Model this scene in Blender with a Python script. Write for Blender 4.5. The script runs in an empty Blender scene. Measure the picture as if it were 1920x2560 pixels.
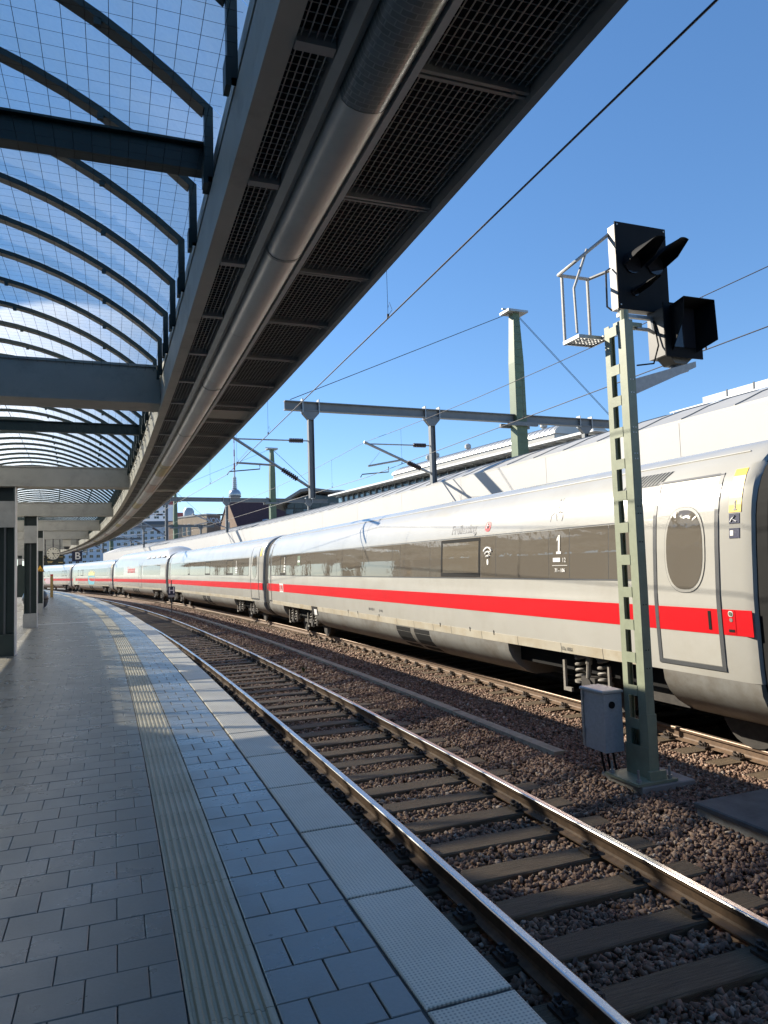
import bpy, math, random
import numpy as np
from mathutils import Vector, Matrix
random.seed(7); rng = np.random.default_rng(7)
sc = bpy.context.scene
COL = sc.collection

# ---------------------------------------------------------------- place: curved station, s = metres along the platform edge,
# o = metres outwards from the edge (towards the train), z = metres above the paving
R = 429.215; CX, CY = -401.886, -146.380; TH0 = 0.3492968
RT = -0.657                      # top of rail
OT1, OT2 = 1.689, 6.630          # track centres
def th(s): return TH0 + s / R
def W(s, o, z=0.0):
    a = th(s); return Vector((CX + (R + o) * math.cos(a), CY + (R + o) * math.sin(a), z))

# ---------------------------------------------------------------- camera
cam = bpy.data.cameras.new('camera'); camo = bpy.data.objects.new('camera', cam); COL.objects.link(camo)
pt, rl = 0.0719876, -0.0313064
f_ = Vector((0, math.cos(pt), math.sin(pt))); u0 = Vector((0, -math.sin(pt), math.cos(pt))); r0 = Vector((1, 0, 0))
rr = r0 * math.cos(rl) + u0 * math.sin(rl); uu = u0 * math.cos(rl) - r0 * math.sin(rl)
camo.matrix_world = Matrix(((rr.x, uu.x, -f_.x, 0), (rr.y, uu.y, -f_.y, 0), (rr.z, uu.z, -f_.z, 1.7424), (0, 0, 0, 1)))
cam.sensor_fit = 'VERTICAL'; cam.sensor_height = 36.0; cam.lens = 1800 / 2560 * 36.0
cam.clip_start = 0.05; cam.clip_end = 6000
sc.camera = camo

# ---------------------------------------------------------------- sky and sun
SUN_TRAVEL = Vector((1.49824, -0.90431, -1.0)).normalized()
SUN_EL = math.radians(29.74); SUN_AZ = math.radians(-58.885)   # clockwise from +Y
wd = bpy.data.worlds.new('World'); sc.world = wd; wd.use_nodes = True
nt = wd.node_tree; nt.nodes.clear()
sky = nt.nodes.new('ShaderNodeTexSky'); sky.sky_type = 'NISHITA'; sky.sun_disc = False
sky.sun_elevation = SUN_EL; sky.sun_rotation = SUN_AZ
sky.altitude = 40; sky.air_density = 0.8; sky.dust_density = 0.0; sky.ozone_density = 4.0
bg = nt.nodes.new('ShaderNodeBackground'); bg.inputs['Strength'].default_value = 0.145
wo = nt.nodes.new('ShaderNodeOutputWorld')
hsv = nt.nodes.new('ShaderNodeHueSaturation'); hsv.inputs['Saturation'].default_value = 1.28; hsv.inputs['Hue'].default_value = 0.504; hsv.inputs['Value'].default_value = 1.0
gam = nt.nodes.new('ShaderNodeGamma'); gam.inputs[1].default_value = 0.72
nt.links.new(sky.outputs[0], gam.inputs[0]); nt.links.new(gam.outputs[0], hsv.inputs['Color']); nt.links.new(hsv.outputs[0], bg.inputs[0]); nt.links.new(bg.outputs[0], wo.inputs[0])
sl = bpy.data.lights.new('sun', 'SUN'); sl.energy = 5.0; sl.angle = math.radians(0.53); sl.color = (1.0, 0.90, 0.75)
so = bpy.data.objects.new('sun', sl); COL.objects.link(so)
so.rotation_mode = 'QUATERNION'; so.rotation_quaternion = SUN_TRAVEL.to_track_quat('-Z', 'Y')
so.location = (-60, 40, 60)
sc.view_settings.view_transform = 'Standard'; sc.view_settings.look = 'None'
sc.view_settings.exposure = 1.12; sc.view_settings.gamma = 1.0
sc.render.engine = 'CYCLES'
cy = sc.cycles
cy.use_denoising = True
try: cy.denoiser = 'OPENIMAGEDENOISE'
except Exception: pass
cy.max_bounces = 8; cy.diffuse_bounces = 5; cy.glossy_bounces = 4; cy.transparent_max_bounces = 12; cy.transmission_bounces = 4
cy.sample_clamp_indirect = 8; cy.caustics_reflective = False; cy.caustics_refractive = False
cy.use_adaptive_sampling = True; cy.adaptive_threshold = 0.012

# ---------------------------------------------------------------- materials
M = {}
def newmat(name):
    m = bpy.data.materials.new(name); m.use_nodes = True; M[name] = m
    n = m.node_tree; b = n.nodes['Principled BSDF']; return m, n, b
def node(n, t, **kw):
    x = n.nodes.new(t)
    for k, v in kw.items():
        if k.startswith('i_'):
            x.inputs[k[2:].replace('_', ' ')].default_value = v
        else: setattr(x, k, v)
    return x
def coords(n, kind='Object', scale=(1, 1, 1)):
    tc = node(n, 'ShaderNodeTexCoord'); mp = node(n, 'ShaderNodeMapping'); mp.inputs['Scale'].default_value = scale
    n.links.new(tc.outputs[kind], mp.inputs['Vector']); return mp.outputs[0]
def geocoords(n, scale=(1, 1, 1)):
    g = node(n, 'ShaderNodeNewGeometry'); mp = node(n, 'ShaderNodeMapping'); mp.inputs['Scale'].default_value = scale
    n.links.new(g.outputs['Position'], mp.inputs['Vector']); return mp.outputs[0]
def noise(n, vec, scale, detail=4, rough=0.6):
    t = node(n, 'ShaderNodeTexNoise'); t.inputs['Scale'].default_value = scale; t.inputs['Detail'].default_value = detail
    t.inputs['Roughness'].default_value = rough; n.links.new(vec, t.inputs['Vector']); return t.outputs['Fac']
def ramp(n, fac, stops):
    r = node(n, 'ShaderNodeValToRGB'); e = r.color_ramp.elements
    e[0].position, e[0].color = stops[0][0], (*stops[0][1], 1); e[1].position, e[1].color = stops[-1][0], (*stops[-1][1], 1)
    for p, c in stops[1:-1]:
        q = e.new(p); q.color = (*c, 1)
    n.links.new(fac, r.inputs[0]); return r.outputs[0]
def mixc(n, fac, a, b, mode='MIX'):
    x = node(n, 'ShaderNodeMix'); x.data_type = 'RGBA'; x.blend_type = mode
    for s, v in ((0, fac), (6, a), (7, b)):
        if hasattr(v, 'is_linked') or hasattr(v, 'node'): n.links.new(v, x.inputs[s])
        else: x.inputs[s].default_value = v if s == 0 else (*v, 1)
    return x.outputs[2]
def math_(n, op, a, b=None):
    x = node(n, 'ShaderNodeMath'); x.operation = op
    for i, v in enumerate((a, b)):
        if v is None: continue
        if hasattr(v, 'node'): n.links.new(v, x.inputs[i])
        else: x.inputs[i].default_value = v
    return x.outputs[0]
def bump(n, b, h, strength=0.3, dist=0.01):
    x = node(n, 'ShaderNodeBump'); x.inputs['Strength'].default_value = strength; x.inputs['Distance'].default_value = dist
    n.links.new(h, x.inputs['Height']); n.links.new(x.outputs[0], b.inputs['Normal'])
def rnd(n):
    oi = node(n, 'ShaderNodeObjectInfo'); g = node(n, 'ShaderNodeNewGeometry')
    return math_(n, 'FRACT', math_(n, 'ADD', oi.outputs['Random'], g.outputs['Random Per Island']))
def simple(name, col, rough=0.5, metal=0.0, var=0.12, nscale=6.0, bmp=0.0, dirt=None, rvar=0.0, bscale=None, coat=0.0, spec=0.5):
    """base colour with mottled wear; optional dirt colour by large noise"""
    m, n, b = newmat(name)
    v = geocoords(n)
    f = noise(n, v, nscale, 5)
    lo = tuple(max(0, c * (1 - var)) for c in col); hi = tuple(min(1, c * (1 + var)) for c in col)
    c = ramp(n, f, [(0.3, lo), (0.7, hi)])
    if dirt:
        d = noise(n, v, dirt[1], 6, 0.7); fac = ramp(n, d, [(dirt[2], (0, 0, 0)), (min(1, dirt[2] + 0.25), (dirt[3],) * 3)])
        c = mixc(n, fac, c, dirt[0])
    n.links.new(c, b.inputs['Base Color'])
    b.inputs['Roughness'].default_value = rough; b.inputs['Metallic'].default_value = metal
    b.inputs['Specular IOR Level'].default_value = spec
    if coat: b.inputs['Coat Weight'].default_value = coat; b.inputs['Coat Roughness'].default_value = 0.05
    if rvar:
        r = noise(n, v, nscale * 0.7, 4); n.links.new(math_(n, 'ADD', math_(n, 'MULTIPLY', r, rvar), rough - rvar / 2), b.inputs['Roughness'])
    if bmp: bump(n, b, noise(n, v, bscale or nscale * 8, 6), bmp, 0.01)
    return m

def tile_mat(name, a, c2, rough, dotbump=0):
    m, n, b = newmat(name)
    v = geocoords(n); r = rnd(n)
    base = ramp(n, r, [(0.0, a), (1.0, c2)])
    big = noise(n, v, 0.9, 5, 0.65); base = mixc(n, ramp(n, big, [(0.35, (0.25,) * 3), (0.7, (0,) * 3)]), base, tuple(x * 0.62 for x in a))
    fine = noise(n, v, 60, 4); base = mixc(n, ramp(n, fine, [(0.35, (0.22,) * 3), (0.65, (0,) * 3)]), base, tuple(x * 0.6 for x in a))
    spots = node(n, 'ShaderNodeTexVoronoi'); spots.inputs['Scale'].default_value = 2.6; n.links.new(v, spots.inputs['Vector'])
    sp = ramp(n, spots.outputs['Distance'], [(0.022, (0.85,) * 3), (0.034, (0,) * 3)])
    base = mixc(n, sp, base, (0.05, 0.047, 0.045))
    st2 = noise(n, v, 0.35, 6, 0.7); base = mixc(n, ramp(n, st2, [(0.5, (0,) * 3), (0.68, (0.45,) * 3)]), base, tuple(x * 0.55 for x in a))
    sp2 = node(n, 'ShaderNodeTexVoronoi'); sp2.inputs['Scale'].default_value = 1.9; n.links.new(v, sp2.inputs['Vector'])
    base = mixc(n, ramp(n, sp2.outputs['Distance'], [(0.010, (0.8,) * 3), (0.016, (0,) * 3)]), base, (0.6, 0.6, 0.58))
    n.links.new(base, b.inputs['Base Color'])
    b.inputs['Specular IOR Level'].default_value = 0.85
    rg = noise(n, v, 2.2, 5); n.links.new(math_(n, 'ADD', math_(n, 'MULTIPLY', rg, 0.30), rough - 0.15), b.inputs['Roughness'])
    h = math_(n, 'ADD', math_(n, 'MULTIPLY', noise(n, v, 25, 4), 0.5), math_(n, 'MULTIPLY', noise(n, v, 140, 3), 0.4))
    if dotbump:
        ov = coords(n, 'Object'); s = node(n, 'ShaderNodeSeparateXYZ'); n.links.new(ov, s.inputs[0])
        k = math.pi / 0.019
        d = math_(n, 'MULTIPLY', math_(n, 'SINE', math_(n, 'MULTIPLY', s.outputs[0], k)), math_(n, 'SINE', math_(n, 'MULTIPLY', s.outputs[1], k)))
        d = math_(n, 'ABSOLUTE', d); h = math_(n, 'SUBTRACT', math_(n, 'MULTIPLY', h, 0.25), math_(n, 'MULTIPLY', d, 1.0))
        n.links.new(mixc(n, ramp(n, d, [(0.55, (0.0,) * 3), (0.8, (0.75,) * 3)]), base, tuple(x * 0.35 for x in a)), b.inputs['Base Color'])
        bump(n, b, h, 0.3, 0.0015)
    else: bump(n, b, h, 0.25, 0.004)
    return m
tile_mat('paving', (0.19, 0.182, 0.155), (0.255, 0.244, 0.212), 0.30)
tile_mat('edge_slab', (0.76, 0.69, 0.555), (0.84, 0.765, 0.62), 0.55, 1)
tile_mat('tactile', (0.37, 0.325, 0.215), (0.44, 0.385, 0.26), 0.42)
simple('mortar', (0.075, 0.075, 0.072), 0.85, var=0.3, nscale=20)
simple('concrete', (0.27, 0.26, 0.24), 0.85, var=0.18, nscale=4, bmp=0.35, bscale=40, dirt=((0.10, 0.09, 0.075), 3.0, 0.5, 0.7))
simple('concrete_dark', (0.12, 0.115, 0.105), 0.9, var=0.25, nscale=5, bmp=0.35, bscale=40)
simple('ground', (0.10, 0.095, 0.085), 0.95, var=0.3, nscale=0.5)

def stone_mat():
    m, n, b = newmat('ballast')
    r = rnd(n); c = ramp(n, r, [(0.0, (0.10, 0.056, 0.038)), (0.35, (0.20, 0.118, 0.076)), (0.7, (0.30, 0.19, 0.125)), (0.93, (0.38, 0.275, 0.20)), (1.0, (0.50, 0.42, 0.34))])
    v = geocoords(n); f = noise(n, v, 45, 4); c = mixc(n, ramp(n, f, [(0.3, (0.5,) * 3), (0.7, (0,) * 3)]), c, (0.085, 0.055, 0.04))
    d = noise(n, v, 0.55, 3); c = mixc(n, ramp(n, d, [(0.45, (0,) * 3), (0.7, (0.45,) * 3)]), c, (0.13, 0.072, 0.055))
    n.links.new(c, b.inputs['Base Color']); b.inputs['Roughness'].default_value = 0.82
    bump(n, b, noise(n, v, 160, 3), 0.3, 0.004)
stone_mat()
def ballast_far():
    m, n, b = newmat('ballast_bed')
    v = geocoords(n); vo = node(n, 'ShaderNodeTexVoronoi'); vo.inputs['Scale'].default_value = 17; n.links.new(v, vo.inputs['Vector'])
    sx = node(n, 'ShaderNodeSeparateColor'); n.links.new(vo.outputs['Color'], sx.inputs[0])
    c = ramp(n, sx.outputs[0], [(0.0, (0.085, 0.052, 0.036)), (0.5, (0.175, 0.112, 0.076)), (1.0, (0.32, 0.23, 0.165))])
    n.links.new(c, b.inputs['Base Color']); b.inputs['Roughness'].default_value = 0.9
    bump(n, b, vo.outputs['Distance'], 1.0, 0.05)
ballast_far()
def wood_mat():
    m, n, b = newmat('sleeper_wood')
    v = coords(n, 'Object', (1.2, 22, 8)); f = noise(n, v, 3.0, 8, 0.7)
    c = ramp(n, f, [(0.25, (0.03, 0.019, 0.010)), (0.5, (0.12, 0.082, 0.046)), (0.75, (0.25, 0.18, 0.105))])
    r = rnd(n); c = mixc(n, math_(n, 'MULTIPLY', r, 0.5), c, (0.06, 0.046, 0.032))
    n.links.new(c, b.inputs['Base Color']); b.inputs['Roughness'].default_value = 0.75
    bump(n, b, f, 0.8, 0.02)
wood_mat()
simple('plank', (0.30, 0.265, 0.20), 0.85, var=0.25, nscale=9, bmp=0.3, bscale=60)
simple('rail_rust', (0.125, 0.078, 0.046), 0.7, var=0.3, nscale=14, bmp=0.2, bscale=120)
simple('rail_top', (0.60, 0.595, 0.58), 0.26, metal=1.0, var=0.08, nscale=30, rvar=0.10)
simple('rail_top_worn', (0.30, 0.23, 0.18), 0.4, metal=0.6, var=0.2, nscale=20)
simple('clip', (0.045, 0.034, 0.027), 0.7, var=0.3, nscale=40)
# canopy
simple('steel_grey', (0.40, 0.40, 0.375), 0.42, metal=0.2, var=0.1, nscale=3, dirt=((0.14, 0.13, 0.11), 1.4, 0.5, 0.5), rvar=0.15)
simple('beam_paint', (0.40, 0.39, 0.34), 0.55, var=0.08, nscale=2, dirt=((0.16, 0.155, 0.14), 2.2, 0.5, 0.5))
simple('panel_light', (0.56, 0.54, 0.46), 0.6, var=0.1, nscale=2, dirt=((0.22, 0.2, 0.16), 1.8, 0.52, 0.6))
simple('rib_green', (0.012, 0.03, 0.027), 0.42, var=0.2, nscale=5, bmp=0.05)
simple('post_green', (0.018, 0.032, 0.028), 0.38, var=0.2, nscale=3)
simple('grille_wire', (0.46, 0.45, 0.42), 0.5, metal=0.4, var=0.1)
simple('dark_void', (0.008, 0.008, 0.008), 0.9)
def brushed(name, col, rough):
    m, n, b = newmat(name)
    v = geocoords(n, (1, 1, 1)); f = noise(n, v, 9, 6, 0.75); g = noise(n, geocoords(n), 1.1, 5, 0.7)
    c = ramp(n, f, [(0.3, tuple(x * 0.9 for x in col)), (0.7, col)]); c = mixc(n, ramp(n, g, [(0.45, (0,) * 3), (0.75, (0.5,) * 3)]), c, tuple(x * 0.6 for x in col))
    n.links.new(c, b.inputs['Base Color']); b.inputs['Metallic'].default_value = 0.15
    n.links.new(math_(n, 'ADD', math_(n, 'MULTIPLY', g, 0.2), rough - 0.1), b.inputs['Roughness'])
brushed('brushed', (0.74, 0.715, 0.65), 0.36)
simple('alu', (0.74, 0.73, 0.69), 0.4, metal=0.1, var=0.05)
def lens_mat():
    m, n, b = newmat('lamp_cover')
    v = coords(n, 'Object', (1, 1, 1)); w = node(n, 'ShaderNodeTexBrick'); w.inputs['Scale'].default_value = 9; n.links.new(v, w.inputs['Vector'])
    w.inputs['Color1'].default_value = (0.30, 0.31, 0.29, 1); w.inputs['Color2'].default_value = (0.22, 0.23, 0.21, 1); w.inputs['Mortar'].default_value = (0.42, 0.42, 0.39, 1)
    n.links.new(w.outputs[0], b.inputs['Base Color']); b.inputs['Roughness'].default_value = 0.18
lens_mat()
simple('lamp_yellow', (0.55, 0.46, 0.20), 0.4, var=0.05)
simple('lamp_pink', (0.55, 0.42, 0.34), 0.4, var=0.05)
def pane_mat():
    m, n, b = newmat('roof_glass')
    n.nodes.remove(b); out = n.nodes['Material Output']
    v = geocoords(n); r = rnd(n)
    st = noise(n, geocoords(n, (1.2, 1.2, 1.2)), 1.1, 6, 0.65); fine = noise(n, v, 30, 4)
    dirt = math_(n, 'ADD', math_(n, 'MULTIPLY', st, 0.8), math_(n, 'MULTIPLY', fine, 0.25))
    tr = node(n, 'ShaderNodeBsdfTransparent'); tr.inputs[0].default_value = (0.93, 0.96, 0.95, 1)
    tl = node(n, 'ShaderNodeBsdfTranslucent'); n.links.new(ramp(n, dirt, [(0.3, (0.95, 0.95, 0.92)), (0.75, (0.86, 0.84, 0.75))]), tl.inputs[0])
    di = node(n, 'ShaderNodeBsdfDiffuse'); di.inputs[0].default_value = (0.4, 0.42, 0.4, 1)
    gl = node(n, 'ShaderNodeBsdfGlossy'); gl.inputs['Roughness'].default_value = 0.12; gl.inputs[0].default_value = (0.9, 0.95, 1, 1)
    m1 = node(n, 'ShaderNodeMixShader'); n.links.new(ramp(n, dirt, [(0.38, (0.52,) * 3), (0.72, (0.78,) * 3)]), m1.inputs[0])
    n.links.new(tr.outputs[0], m1.inputs[1]); n.links.new(tl.outputs[0], m1.inputs[2])
    m2 = node(n, 'ShaderNodeMixShader'); m2.inputs[0].default_value = 0.08; n.links.new(m1.outputs[0], m2.inputs[1]); n.links.new(gl.outputs[0], m2.inputs[2])
    n.links.new(m2.outputs[0], out.inputs['Surface'])
pane_mat()
simple('net', (0.02, 0.022, 0.022), 0.8)
# train
simple('train_white', (0.425, 0.42, 0.385), 0.24, var=0.035, nscale=1.2, dirt=((0.36, 0.345, 0.295), 0.9, 0.48, 0.6), coat=0.3, rvar=0.08)
simple('train_skirt', (0.47, 0.44, 0.36), 0.4, var=0.08, nscale=1.5, dirt=((0.36, 0.30, 0.20), 1.6, 0.42, 0.75))
simple('train_red', (0.56, 0.004, 0.010), 0.42, var=0.06, nscale=1.5, spec=0.25)
simple('train_grey', (0.235, 0.235, 0.22), 0.5, var=0.12, nscale=1.2, dirt=((0.13, 0.11, 0.085), 1.5, 0.45, 0.8))
def winmat(name, col, ior, rough):
    m, n, b = newmat(name)
    v = geocoords(n, (1, 1, 1)); f = noise(n, v, 2.2, 3)
    b.inputs['Base Color'].default_value = (*col, 1); b.inputs['Roughness'].default_value = rough
    b.inputs['IOR'].default_value = ior; bump(n, b, f, 0.10, 0.02)
winmat('train_glass', (0.135, 0.12, 0.098), 1.7, 0.012)
winmat('train_glass_dark', (0.014, 0.014, 0.015), 1.7, 0.03)
winmat('blind', (0.15, 0.13, 0.10), 1.8, 0.03)
winmat('pane_blue', (0.13, 0.20, 0.25), 1.6, 0.05)
winmat('pane_dark', (0.02, 0.022, 0.026), 1.6, 0.08)
simple('rubber', (0.007, 0.0075, 0.008), 0.85, var=0.2, spec=0.25)
simple('seal_grey', (0.085, 0.09, 0.095), 0.35, var=0.1)
simple('bogie', (0.035, 0.031, 0.027), 0.7, var=0.35, nscale=12)
simple('bogie_light', (0.22, 0.205, 0.18), 0.6, var=0.25, nscale=20)
simple('ink_grey', (0.115, 0.12, 0.125), 0.4, var=0.02)
simple('ink_white', (0.78, 0.78, 0.76), 0.4, var=0.02)
simple('ink_red', (0.62, 0.03, 0.035), 0.4, var=0.03)
simple('ink_blue', (0.016, 0.022, 0.06), 0.4, var=0.03)
simple('ink_yellow', (0.80, 0.50, 0.012), 0.4, var=0.03)
simple('ink_black', (0.01, 0.01, 0.01), 0.5, var=0.03)
simple('paint_cyan', (0.13, 0.45, 0.55), 0.5, var=0.3, nscale=9)
simple('paint_lemon', (0.72, 0.62, 0.25), 0.5, var=0.25, nscale=9)
simple('paint_pale', (0.42, 0.47, 0.40), 0.5, var=0.35, nscale=9)
simple('paint_pink', (0.60, 0.42, 0.44), 0.5, var=0.3, nscale=9)
# signals, masts
simple('mast_green', (0.24, 0.27, 0.19), 0.5, var=0.10, nscale=7, dirt=((0.17, 0.19, 0.135), 5, 0.5, 0.5), bmp=0.06)
simple('mast_dark', (0.10, 0.145, 0.085), 0.5, var=0.12, nscale=4)
simple('galv', (0.36, 0.37, 0.37), 0.42, metal=0.55, var=0.16, nscale=18)
simple('galv_light', (0.40, 0.40, 0.385), 0.5, metal=0.2, var=0.12, nscale=20)
simple('signal_black', (0.007, 0.008, 0.010), 0.75, var=0.2, spec=0.2)
simple('signal_side', (0.36, 0.345, 0.32), 0.5, var=0.08)
simple('lamp_side', (0.14, 0.138, 0.132), 0.5, var=0.08)
simple('box_grey', (0.38, 0.40, 0.42), 0.5, metal=0.2, var=0.12, nscale=30)
simple('steel_portal', (0.17, 0.18, 0.185), 0.5, metal=0.2, var=0.1, nscale=4)
simple('insulator', (0.055, 0.03, 0.022), 0.25, var=0.1)
simple('wire', (0.03, 0.028, 0.03), 0.5, metal=0.5)
simple('lens_glass', (0.02, 0.02, 0.025), 0.06, var=0.05)
# right-hand canopy and buildings
simple('fascia_white', (0.455, 0.455, 0.445), 0.6, var=0.02, nscale=0.6, dirt=((0.42, 0.415, 0.395), 1.0, 0.55, 0.35))
simple('zinc_roof', (0.40, 0.395, 0.37), 0.45, metal=0.15, var=0.06, nscale=0.8)
simple('zinc_seam', (0.33, 0.325, 0.305), 0.5, var=0.06)
simple('metal_roof', (0.46, 0.47, 0.47), 0.4, metal=0.4, var=0.07, nscale=1.5)
simple('louvre', (0.46, 0.46, 0.44), 0.5, metal=0.1, var=0.06, nscale=1)
simple('white_steel', (0.74, 0.75, 0.75), 0.45, var=0.03)
simple('frame_dark', (0.06, 0.068, 0.07), 0.5, var=0.1)
def brick_mat(name, a, c2, mortar):
    m, n, b = newmat(name)
    tc = node(n, 'ShaderNodeTexCoord'); s = node(n, 'ShaderNodeSeparateXYZ'); n.links.new(tc.outputs['Object'], s.inputs[0])
    cx = node(n, 'ShaderNodeCombineXYZ'); n.links.new(math_(n, 'ADD', s.outputs[0], s.outputs[1]), cx.inputs[0]); n.links.new(s.outputs[2], cx.inputs[1])
    w = node(n, 'ShaderNodeTexBrick'); w.inputs['Scale'].default_value = 3.2; n.links.new(cx.outputs[0], w.inputs['Vector'])
    w.inputs['Color1'].default_value = (*a, 1); w.inputs['Color2'].default_value = (*c2, 1); w.inputs['Mortar'].default_value = (*mortar, 1)
    v = coords(n, 'Object'); f = noise(n, v, 0.5, 5); c = mixc(n, ramp(n, f, [(0.35, (0.4,) * 3), (0.65, (0,) * 3)]), w.outputs[0], tuple(x * 0.65 for x in a))
    n.links.new(c, b.inputs['Base Color']); b.inputs['Roughness'].default_value = 0.9
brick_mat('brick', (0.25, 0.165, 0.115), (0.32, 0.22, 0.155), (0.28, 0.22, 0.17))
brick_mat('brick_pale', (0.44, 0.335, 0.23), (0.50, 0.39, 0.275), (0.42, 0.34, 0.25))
brick_mat('brick_grey', (0.24, 0.235, 0.225), (0.29, 0.285, 0.27), (0.22, 0.215, 0.2))
simple('roof_tile', (0.085, 0.035, 0.032), 0.7, var=0.2, nscale=3)
simple('plaster_white', (0.62, 0.65, 0.70), 0.8, var=0.04, nscale=0.1)
simple('plaster_red', (0.34, 0.10, 0.095), 0.8, var=0.06, nscale=0.1)
simple('slate', (0.10, 0.115, 0.13), 0.6, var=0.1)
simple('tower_steel', (0.42, 0.44, 0.47), 0.3, metal=0.5, var=0.1, nscale=0.05)
simple('tower_shaft', (0.55, 0.56, 0.58), 0.7, var=0.03, nscale=0.02)
simple('bounce_pale', (0.42, 0.40, 0.36), 0.8, var=0.12, nscale=1.5, bmp=0.2)  # pale bounce colour of the strip added left of the platform
simple('far_brown', (0.20, 0.165, 0.125), 0.9, var=0.2, nscale=0.2)
simple('hall_wall', (0.60, 0.56, 0.49), 0.8, var=0.1, nscale=0.3)
simple('bollard_yellow', (0.40, 0.26, 0.085), 0.5, var=0.1, nscale=8)
simple('sign_amber', (0.80, 0.40, 0.02), 0.45, var=0.02)
simple('drum', (0.05, 0.055, 0.06), 0.32, var=0.15)
simple('leaf', (0.055, 0.085, 0.025), 0.8, var=0.3, nscale=10)
simple('clock_face', (0.70, 0.67, 0.56), 0.4, var=0.02)
def screen_mat():
    m, n, b = newmat('board_screen'); b.inputs['Base Color'].default_value = (0.008, 0.009, 0.012, 1); b.inputs['Roughness'].default_value = 0.15
screen_mat()
m, n, b = newmat('board_led'); b.inputs['Base Color'].default_value = (0.5, 0.38, 0.15, 1); b.inputs['Emission Color'].default_value = (0.9, 0.65, 0.25, 1); b.inputs['Emission Strength'].default_value = 0.10

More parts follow.
